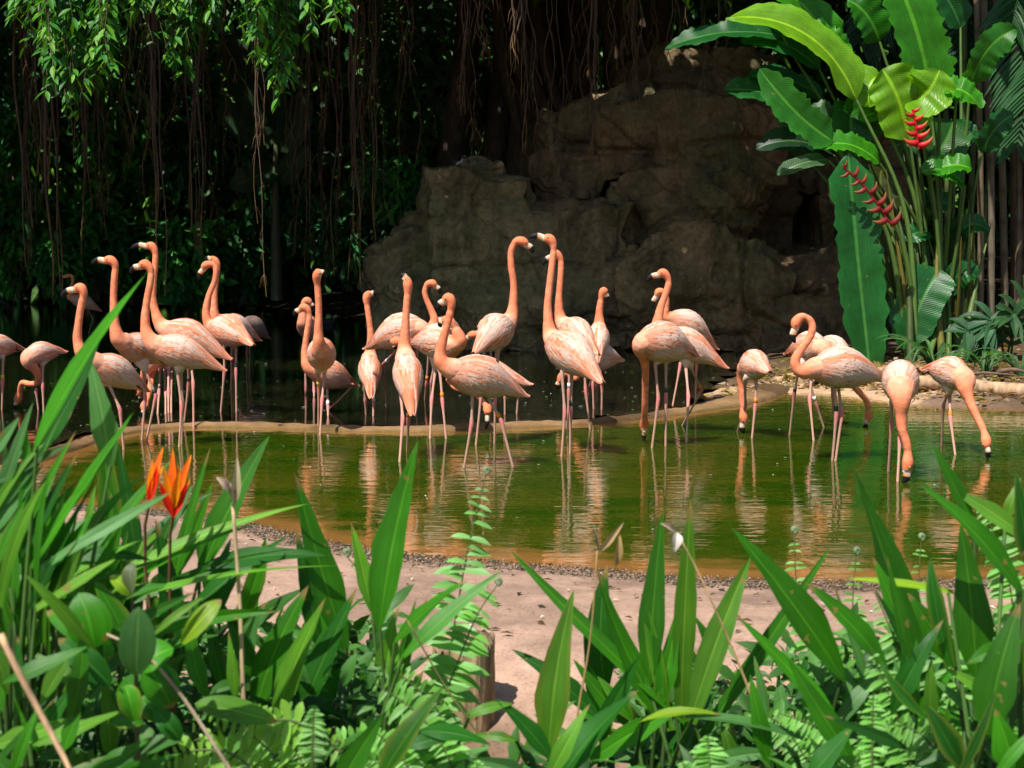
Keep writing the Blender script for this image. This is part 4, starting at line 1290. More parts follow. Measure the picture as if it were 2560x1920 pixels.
SH = [
    ("leafy_shrub", 40, 720, 150, 260, 33, 900, .22, .42, "broad-leaved shrub at the far left edge of the shore", .45, G2),
    ("leafy_shrub", 20, 420, 170, 330, 30, 1200, .18, .34, "tall bright shrub behind the thick roots at the left edge", .4, G2),
    ("leafy_shrub", 160, 730, 110, 120, 31, 500, .2, .36, "low light green shrub behind the leftmost small flamingo", .4, G2),
    ("leafy_shrub", 245, 725, 130, 240, 32, 900, .22, .4, "compound-leaved shrub between the thick root and tall flamingos", .36, G2),
    ("leafy_shrub", 330, 735, 120, 150, 33, 600, .18, .34, "dark shrub on the shore behind the left trio's heads", .4, DK),
    ("leafy_shrub", 470, 730, 170, 160, 32, 900, .2, .5, "big-leaved shrub behind the white-backed flamingo's head", .5, G2),
    ("leafy_shrub", 610, 735, 150, 170, 33, 900, .16, .34, "dense small-leaved shrub right of the white-backed flamingo", .42, DK),
    ("leafy_shrub", 290, 420, 200, 340, 34, 1300, .2, .42, "tall shrub with hanging leaves left of centre of the root curtain", .4, G2),
    ("leafy_shrub", 480, 480, 200, 330, 35, 1100, .2, .42, "shadowy shrub behind the paired brown roots", .42, DK),
    ("leafy_shrub", 700, 620, 150, 400, 34, 1200, .2, .45, "tall dark shrub behind the single straight root", .42, DK),
    ("leafy_shrub", 870, 700, 170, 200, 31, 800, .16, .34, "undergrowth bush at the foot of the twin roots", .42, DK),
    ("leafy_shrub", 1000, 560, 170, 160, 25, 900, .16, .30, "ferny green bush on top of the lowest left rock", .3, G2),
    ("leafy_shrub", 1010, 380, 230, 430, 34, 1700, .2, .36, "sun-flecked bush behind the rock's left shoulder", .42, [[.07, .20, .03], [.05, .15, .03]]),
    ("leafy_shrub", 1200, 330, 200, 260, 27, 420, .28, .45, "pale blue-green oval-leaved bush hanging above the small bird", .42, [[.05, .12, .06], [.07, .15, .08]]),
    ("leafy_shrub", 1290, 350, 160, 260, 30, 900, .2, .36, "dark bush between the oval-leaved bush and the banyan trunk", .42, DK),
]
for s in SH:
    shrub(s[0], s[1], s[2], s[3], s[4], s[5], s[6], s[7], s[8], s[9], s[10], s[11])
# wild banana with upright grey-green leaves behind the roots
bn = P(690, 560, 30)
t = thing("wild_banana", bn, "upright banana plant with tattered grey-green leaves behind the roots", "banana plant", "plants along the far shore")
q, f = tubeq(smooth_path([bn + [0, 0, -1.6], bn + [0, 0, .3], P(690, 330, 30)], 8), np.linspace(.14, .05, 8), 8)
part("stem", t, q, f, M['stem'], col=(.09, .10, .05))
for (a, b, c_, w_) in [((690, 320), (688, 230), (568 * V / V + 0, 90), .75), ((690, 330), (640, 280), (568, 100), .8), ((700, 380), (745, 300), (760, 230), .7), ((690, 420), (640, 440), (575, 470), .6), ((700, 460), (735, 400), (770, 370), .55), ((690, 350), (580, 330), (560, 250), .7)]:
    v, f, c, l = blade(P(*a, 30), P(*b, 29.7), P(*c_, 29.6), w_, (.2, -1, .3), (.05, .11, .05), 'banana', .15, .04, rip=.25)
    part("leaf", t, v, f, M['bigleaf'], col=c, luv=l)
# ------------------------------------------------------------------ tall heliconia on the right bank
YH = 15.2
hb = PV(2005, 800, YH)
hb[2] = ground_z(hb[0], YH)
hel = thing("giant_heliconia", hb, "giant heliconia with paddle leaves and red bracts on the right bank", "heliconia")
GB, GM, GD, GY, GG = (.045, .26, .008), (.03, .19, .012), (.014, .12, .022), (.16, .38, .012), (.06, .15, .06)
HL = [  # base, ctrl, tip (V px), width V px, colour, normal hint, depth offset, wave, stalk base x
    ((1832, 330), (1850, 560), (1884, 838), 100, (.018, .15, .025), (.10, -1, .45), -.5, .05, 1975),
    ((1842, 225), (1830, 260), (1850, 345), 80, GD, (.1, -1, .2), .2, .03, 1980),
    ((1690, 78), (1560, 50), (1436, 105), 58, GD, (0, -.75, .8), .3, .06, 1960),
    ((1850, 215), (1770, 20), (1568, 38), 88, GY, (0, -.75, .7), -.3, .07, 1985),
    ((1800, 110), (1740, -20), (1640, -40), 90, GB, (0, -.8, .6), .2, .04, 1985),
    ((1770, 150), (1680, 60), (1600, 90), 60, GD, (0, -.8, .6), .4, .05, 1985),
    ((2008, 200), (1990, 60), (1925, -70), 128, GB, (.25, -1, .2), .0, .03, 2010),
    ((1800, 305), (1720, 260), (1640, 148), 78, GM, (-.35, -.9, .5), -.4, .03, 1975),
    ((1720, 225), (1640, 185), (1562, 196), 56, GD, (0, -.8, .6), .5, .05, 1970),
    ((1780, 215), (1700, 150), (1610, 168), 60, GD, (0, -.7, .7), .6, .04, 1970),
    ((1800, 335), (1720, 280), (1633, 322), 58, (.012, .05, .02), (0, -.8, .6), .6, .03, 1980),
    ((1788, 345), (1730, 345), (1678, 378), 34, GG, (0, -.8, .6), .1, .03, 1980),
    ((1900, 352), (1840, 290), (1765, 318), 62, GB, (0, -.75, .7), -.3, .04, 1990),
    ((1905, 365), (1890, 400), (1930, 480), 70, (.06, .085, .02), (.3, -1, .2), .1, .03, 1990),
    ((1900, 165), (1870, 170), (1878, 232), 74, GY, (-.3, -.9, .4), -.1, .05, 1995),
    ((1965, 300), (1940, 190), (1905, 150), 104, GY, (-.2, -1, .4), -.2, .06, 2000),
    ((1975, 215), (2005, 215), (2030, 150), 100, GY, (.2, -.9, .5), -.35, .065, 2005),
    ((2065, 215), (2045, 170), (2020, 200), 60, GB, (-.2, -.7, .7), -.3, .06, 2030),
    ((2030, 205), (2080, 170), (2118, 235), 70, GB, (.3, -.8, .6), -.35, .08, 2035),
    ((2060, 260), (2040, 330), (2000, 350), 90, (.03, .13, .02), (0, -1, .2), .2, .05, 2035),
    ((2095, 190), (2120, 90), (2196, 62), 66, GM, (.4, -.8, .4), .1, .06, 2050),
    ((2085, 400), (2040, 350), (1990, 372), 56, GM, (0, -.75, .7), -.3, .07, 2035),
    ((2010, 372), (2060, 345), (2100, 365), 60, GB, (.1, -.75, .7), -.32, .07, 2035),
    ((1985, 325), (1950, 300), (1925, 320), 50, GG, (0, -.8, .5), .2, .05, 2000),
    ((2030, 580), (1990, 640), (1950, 755), 92, GD, (-.3, -1, .3), -.25, .03, 2015),
    ((2000, 500), (1980, 500), (1950, 515), 50, GD, (0, -.8, .5), .0, .05, 2010),
    ((1745, 340), (1690, 240), (1700, 190), 60, GG, (0, -.9, .4), .7, .04, 1970),
    ((1880, 300), (1870, 250), (1845, 190), 66, GM, (-.2, -1, .3), .25, .06, 1990),
    ((1930, 250), (1900, 230), (1855, 260), 54, GB, (0, -.8, .6), .1, .07, 1995),
    ((2050, 330), (2075, 270), (2110, 300), 62, GD, (.2, -.9, .4), .3, .06, 2035),
    ((1990, 440), (2020, 420), (2060, 450), 50, GD, (0, -.8, .6), .25, .06, 2015),
    ((1830, 130), (1790, 60), (1750, 70), 66, GB, (-.1, -.8, .6), .0, .08, 1985),
    ((1900, 90), (1880, 20), (1830, 0), 80, GM, (-.1, -.9, .5), .35, .06, 1990),
    ((1850, 300), (1800, 250), (1740, 235), 64, GG, (-.1, -.8, .6), .35, .06, 1980),
    ((2120, 330), (2150, 260), (2190, 250), 56, GD, (.2, -.9, .4), .5, .06, 2060),
    ((2040, 640), (2075, 560), (2110, 600), 54, GD, (.2, -.9, .4), .0, .05, 2040),
    ((1990, 620), (1955, 540), (1925, 580), 46, GD, (-.2, -.9, .4), .3, .05, 1990),
    ((2060, 520), (2095, 460), (2135, 500), 50, GD, (.1, -.8, .6), .3, .05, 2045),
    ((1970, 700), (1945, 640), (1915, 680), 40, GM, (-.1, -.8, .6), .2, .05, 1985),
    ((2050, 730), (2085, 670), (2125, 720), 44, GM, (.1, -.8, .6), .1, .05, 2050),
    ((2075, 60), (2050, -20), (1990, -60), 70, GD, (0, -.9, .4), .8, .04, 2060),
]
for (a, b, c_, w_, cl, nh, dy, wv, sx) in HL:
    Yl = YH + dy
    k = mpp(Yl) * V
    pa, pb, pc = PV(*a, Yl), PV(*b, Yl - .15), PV(*c_, Yl - .1)
    v, f, c, l = blade(pa, pb, pc, w_ * k * 1.12, nh, cl, 'banana', .22, wv * 1.2, R.uniform(1.6, 3.4), 34, rib=1.9, edge=1.3, rip=.10 if R.random() < .6 else .28)
    lf = part("leaf", hel, v, f, M['bigleaf'], col=c, luv=l)
    bs_ = PV(sx + R.normal(0, 14), 800, YH + R.normal(0, .3))
    bs_[2] = hb[2] - .05
    mid = (pa + bs_) / 2 + [(.25 if sx < 2000 else .05) * R.uniform(.3, 1), 0, .2]
    q, f = tubeq(smooth_path([bs_, mid, pa], 14), np.linspace(.036, .014, 14), 7)
    part("stalk", lf, q, f, M['stem'], col=np.array([.07, .13, .025]) * R.uniform(.7, 1.2))
for j in range(16):
    x = R.uniform(1945, 2075)
    b0 = PV(x, 800, YH + R.normal(0, .35))
    b0[2] = hb[2] - .05
    tp = PV(x + (x - 2010) * R.uniform(.4, 1.4) - 20, R.uniform(330, 560), YH + R.normal(0, .3))
    q, f = tubeq(smooth_path([b0, (b0 + tp) / 2 + R.normal(0, .04, 3), tp], 9), np.linspace(.045, .004, 9), 7)
    part("pseudostem", hel, q, f, M['stem'], col=np.array([.08, .12, .03]) * R.uniform(.5, 1.2) + (np.array([.08, .03, .0]) if j % 3 == 0 else 0))
def bracts(root, pts, n, size, Yd, col):
    A = Acc()
    path = smooth_path([PV(x, y, Yd) for x, y in pts], 24)
    q, f = tubeq(path, .014, 6)
    fl = part("flower_head", root, q, f, M['flower'], col=np.array(col) * .8)
    tn = nrm(np.gradient(path, axis=0))
    for j in range(n):
        u = (j + .5) / n
        i = int(u * 23)
        p = path[i]
        sd = nrm(np.cross(tn[i], [0, -1, 0])) * (1 if j % 2 else -1)
        s = size * (.5 + .6 * u) * R.uniform(.9, 1.1)
        d = nrm(sd * 1.0 - tn[i] * .25 + [0, -.25 + R.normal(0, .1), 0])
        A = Acc()
        pb = smooth_path([p, p + d * s * .35 + tn[i] * s * .10, p + d * s * .72 + tn[i] * s * .04, p + d * s - tn[i] * s * .20], 10)
        q, f2 = tubeq(pb, s * np.array([.10, .19, .22, .21, .19, .155, .12, .085, .05, .01]), 8)
        cc = np.repeat(np.linspace(0, 1, 10), 8)[:, None] ** 3
        A.add(q, f2, np.array(col) * R.uniform(.8, 1.15) * (1 - cc) + np.array([.35, .22, .05]) * cc)
        A.part("bract", fl, M['flower'])
bracts(hel, [(1822, 362), (1860, 395), (1895, 440), (1928, 490)], 13, .155, YH - .75, (.26, .022, .025))
bracts(hel, [(1972, 236), (1978, 275), (1985, 322)], 9, .16, YH - .62, (.68, .02, .03))

# bamboo culms
bb = PV(2140, 700, 17.0)
bam = thing("bamboo_clump", (bb[0], 17, ground_z(bb[0], 17)), "clump of thin brown and green bamboo culms at the right edge", "bamboo")
for j, (x0, x1, Yd, r, cl) in enumerate([(2118, 2108, 16.6, .036, (.16, .115, .07)), (2140, 2122, 16.8, .045, (.15, .12, .08)), (2172, 2150, 17.2, .045, (.14, .11, .07)), (2195, 2182, 16.9, .04, (.17, .12, .08)), (2090, 2170, 17.4, .05, (.07, .12, .03)),
                                        (2065, 2085, 17.0, .035, (.08, .12, .03)), (2210, 2200, 17.4, .045, (.13, .11, .07)), (2235, 2222, 16.8, .04, (.15, .11, .07)), (2105, 2140, 17.8, .04, (.07, .10, .03)), (2050, 2040, 17.6, .04, (.08, .10, .03))]):
    a, b = PV(x0, 770, Yd), PV(x1, -60, Yd)
    a[2] = bam.location[2] - .1
    pth = smooth_path([a, (a + b) / 2 + [R.normal(0, .05), 0, 0], b], 60)
    r_ = np.full(60, r)
    r_[::5] *= 1.16
    q, f = tubeq(pth, r_, 8)
    cc = np.tile(np.array(cl), (len(q), 1)) * np.repeat(np.where(np.arange(60) % 5 == 0, .6, 1.0), 8)[:, None]
    part("culm", bam, q, f, M['stem'], col=cc)

def palm_frond(root, a, b, c_, Yd, n, ll, wd, col, drop=.5, name="frond"):
    A = Acc()
    p0, p1, p2 = PV(*a, Yd), PV(*b, Yd - .1), PV(*c_, Yd - .2)
    t = np.linspace(0, 1, 26)[:, None]
    pth = (1 - t) ** 2 * p0 + 2 * t * (1 - t) * p1 + t * t * p2
    q, f = tubeq(pth, np.linspace(.014, .004, 26), 5)
    A.add(q, f, np.array(col) * .9)
    tn = nrm(np.gradient(pth, axis=0))
    for j in range(n):
        u = .18 + .8 * (j + .5) / n
        i = int(u * 25)
        for sd in (-1, 1):
            s = np.cross(tn[i], [0, -.8, .6]) * sd
            d = nrm(s + tn[i] * .65 + [0, -.1, -drop * .4])
            L = ll * (1 - .55 * abs(u - .45) * 1.6) * R.uniform(.85, 1.1)
            e = pth[i] + d * L + np.array([0, 0, -drop * L * .45])
            v, f, c, l = blade(pth[i], pth[i] + d * L * .55, e, wd, (0, -.7, .7), np.array(col) * R.uniform(.75, 1.25), 'strap', .35, 0, nseg=6, rib=1.15)
            A.add(v, f, c, l)
    return A.part(name, root, M['leaf'])
pl = thing("palm", (PV(2200, 700, 18)[0], 18, .5), "tall palm with dark feathery fronds in the top right corner", "palm")
q, f = tubeq(smooth_path([[pl.location[0], 18, .3], PV(2195, 350, 18), PV(2190, -80, 18)], 12), np.linspace(.09, .07, 12), 8)
part("trunk", pl, q, f, M['bark'], col=(.13, .10, .06))
for (a, b, c_, Yd, cl) in [((2150, -60), (2090, 30), (2040, 200), 17.5, (.03, .09, .045)), ((2190, -60), (2100, 60), (2010, 110), 17.6, (.025, .08, .04)), ((2190, -50), (2160, 60), (2150, 200), 17.2, (.03, .09, .05)), ((2260, -60), (2200, 100), (2185, 300), 16.2, (.03, .12, .035)), ((2290, 40), (2220, 180), (2190, 340), 16.0, (.035, .13, .04)), ((1980, -90), (1900, -20), (1850, 110), 17.6, (.025, .075, .035)), ((2250, -90), (2200, 0), (2180, 60), 16.3, (.03, .13, .035))]:
    palm_frond(pl, a, b, c_, Yd, 17, .55, .055, cl, .8)
p2 = thing("young_palm", (PV(2160, 770, 14.6)[0], 14.6, ground_z(PV(2160, 770, 14.6)[0], 14.6)), "young fan of green palm leaflets above the log at right", "palm")
for (a, b, c_, cl) in [((2170, 790), (2155, 620), (2110, 740), (.045, .14, .06)), ((2180, 800), (2200, 640), (2180, 690), (.05, .15, .05)), ((2170, 795), (2210, 600), (2260, 640), (.05, .15, .05)), ((2160, 800), (2120, 700), (2080, 720), (.04, .13, .05))]:
    palm_frond(p2, a, b, c_, 14.5, 8, .42, .085, cl, .7)
# strap-leaved lilies on the bank
def strap_tuft(name, x, y, Yd, n, ll, wd, label, cat, pal, group="tufts on the right bank"):
    b = PV(x, y, Yd)
    b[2] = ground_z(b[0], Yd)
    t = thing(name, b, label, cat, group)
    for j in range(n):
        an = R.uniform(0, 6.28)
        d = np.array([math.cos(an), math.sin(an) * .6, 0])
        L = ll * R.uniform(.6, 1.15)
        v, f, c, l = blade(b + d * .02, b + d * L * .45 + [0, 0, L * .75], b + d * L * .95 + [0, 0, L * R.uniform(-.05, .5)], wd * R.uniform(.7, 1.2), (d * .5 + [0, -.3, 1]), np.array(pal[R.integers(0, len(pal))]) * R.uniform(.8, 1.2), 'strap', .35, 0, nseg=10, rib=1.25)
        part("leaf", t, v, f, M['leaf'], col=c, luv=l)
GP = [(.05, .16, .03), (.07, .18, .05), (.04, .12, .03)]
strap_tuft("lily_tuft", 2020, 800, 13.6, 13, .62, .05, "arching strap-leaved tuft behind the two rightmost flamingos", "lily", GP)
strap_tuft("lily_tuft", 2130, 815, 13.3, 12, .5, .045, "strap-leaved tuft lying over the right end of the log", "lily", GP)
strap_tuft("lily_tuft", 2205, 800, 13.0, 12, .45, .035, "spiky grass tuft at the right edge of the bank", "grass", GP)
# fallen log
la, lb = PV(1965, 822, 12.9), PV(2260, 868, 12.3)
la[2], lb[2] = .14, .11
pth = smooth_path([la, (la * .7 + lb * .3) + [0, .05, .02], (la * .35 + lb * .65) + [0, -.03, .0], lb], 40)
q, f = tube(pth, .065 + .012 * fbm(pth * 5, 2), 12)
single("fallen_log", q, f, M['wood'], "smooth pale fallen log lying on the leaf litter at right", "log", col=(.42, .27, .16))
for (a, b, r, lab) in [((2050, 838), (2190, 815), .02, "thin dark branch behind the log at right"), ((2150, 872), (2230, 866), .025, "short dark stick in front of the log at the right edge")]:
    p, q_ = PV(*a, 13.0), PV(*b, 12.8)
    p[2] = ground_z(p[0], 13.0) + .05
    q_[2] = ground_z(q_[0], 12.8) + .06
    q, f = tube(smooth_path([p, (p + q_) / 2 + [0, 0, .03], q_], 12), np.linspace(r, r * .5, 12), 7)
    single("dead_branch", q, f, M['wood'], lab, "branch", col=(.14, .09, .06), group="sticks on the right bank")
# ------------------------------------------------------------------ foreground planting
FG, FL, FD, FY, FB = np.array([.055, .29, .008]), np.array([.15, .42, .03]), np.array([.022, .16, .010]), np.array([.28, .50, .02]), np.array([.10, .30, .075])
CL = {}
def clump(key, name, x, Yd, label, cat, group="foreground plants"):
    b = PV(x, 1659, Yd)
    t = thing(name, (b[0], Yd, .0), label, cat, group)
    CL[key] = (t, Yd)
    return t
def fleaf(key, base, tip_, w_, col, bow=(0, 0), nh=None, dy=0.0, prof='lance', fold=.22, stem=True, rip=0.0, wave=.0, asym=0.0, twist=0.0, tdy=0.0):
    t, Yd = CL[key]
    Yl = Yd + dy
    k = mpp(Yl) * V
    mx, my = (base[0] + tip_[0]) / 2 + bow[0], (base[1] + tip_[1]) / 2 + bow[1]
    pa, pb, pc = PV(*base, Yl), PV(mx, my, Yl + tdy * .4 - .02), PV(*tip_, Yl + tdy)
    if nh is None:
        nh = (R.normal(0, .35), -.75, R.uniform(.3, .9))
    v, f, c, l = blade(pa, pb, pc, w_ * k * (.96 if prof == 'lance' else 1.02), nh, np.array(col) * R.uniform(.62, 1.15), prof, fold * R.uniform(.6, 1.6), wave + R.uniform(0, .035), R.uniform(1.2, 2.6), 16, rib=1.45, edge=.95, rip=max(rip, R.choice([0, .03, .08])), asym=asym, twist=twist + R.normal(0, .35))
    r_ = R.random()
    if r_ < .35:                          # dry tip
        c[-16:] = np.array([.30, .22, .07])
    elif r_ < .5:                         # yellowed margin
        c[0::8] = c[0::8] * .4 + np.array([.24, .28, .03]) * .6
        c[7::8] = c[7::8] * .4 + np.array([.24, .28, .03]) * .6
    o = part("leaf", t, v, f, M['leaf'], col=c, luv=l)
    if stem:
        g0 = np.array(t.location) * [.6, 1, 1] + [pa[0] * .4 + R.normal(0, .05), R.normal(0, .06), 0]
        q, f = tubeq(smooth_path([g0, (g0 + pa) / 2 + [0, 0, .02], pa + (pb - pa) * .1], 8), np.linspace(.007, .0035, 8), 6)
        part("stalk", o, q, f, M['stem'], col=np.array([.06, .13, .025]) * R.uniform(.5, 1.2))
clump('a', "foreground_heliconia", 40, 2.6, "leafy heliconia clump at the left edge with the big diagonal leaf", "heliconia")
clump('b', "foreground_heliconia", 330, 3.0, "arching long-leaved heliconia clump with red-orange flowers", "heliconia")
clump('c', "foreground_heliconia", 640, 3.1, "heliconia clump with three broad leaves left of the centre ferns", "heliconia")
clump('d', "foreground_heliconia", 800, 3.0, "heliconia clump with the tall ragged upright leaf in the centre", "heliconia")
clump('e', "foreground_heliconia", 1220, 3.0, "heliconia clump with the pale holed leaf right of the stump", "heliconia")
clump('f', "foreground_heliconia", 1470, 3.2, "clump of narrow upright blades in front of the sand at right of centre", "heliconia")
clump('h', "foreground_heliconia", 1800, 2.9, "heliconia clump with large dark slanting leaves left of the right ferns", "heliconia")
clump('i', "foreground_heliconia", 2120, 2.6, "broad-leaved heliconia clump at the right edge", "heliconia")
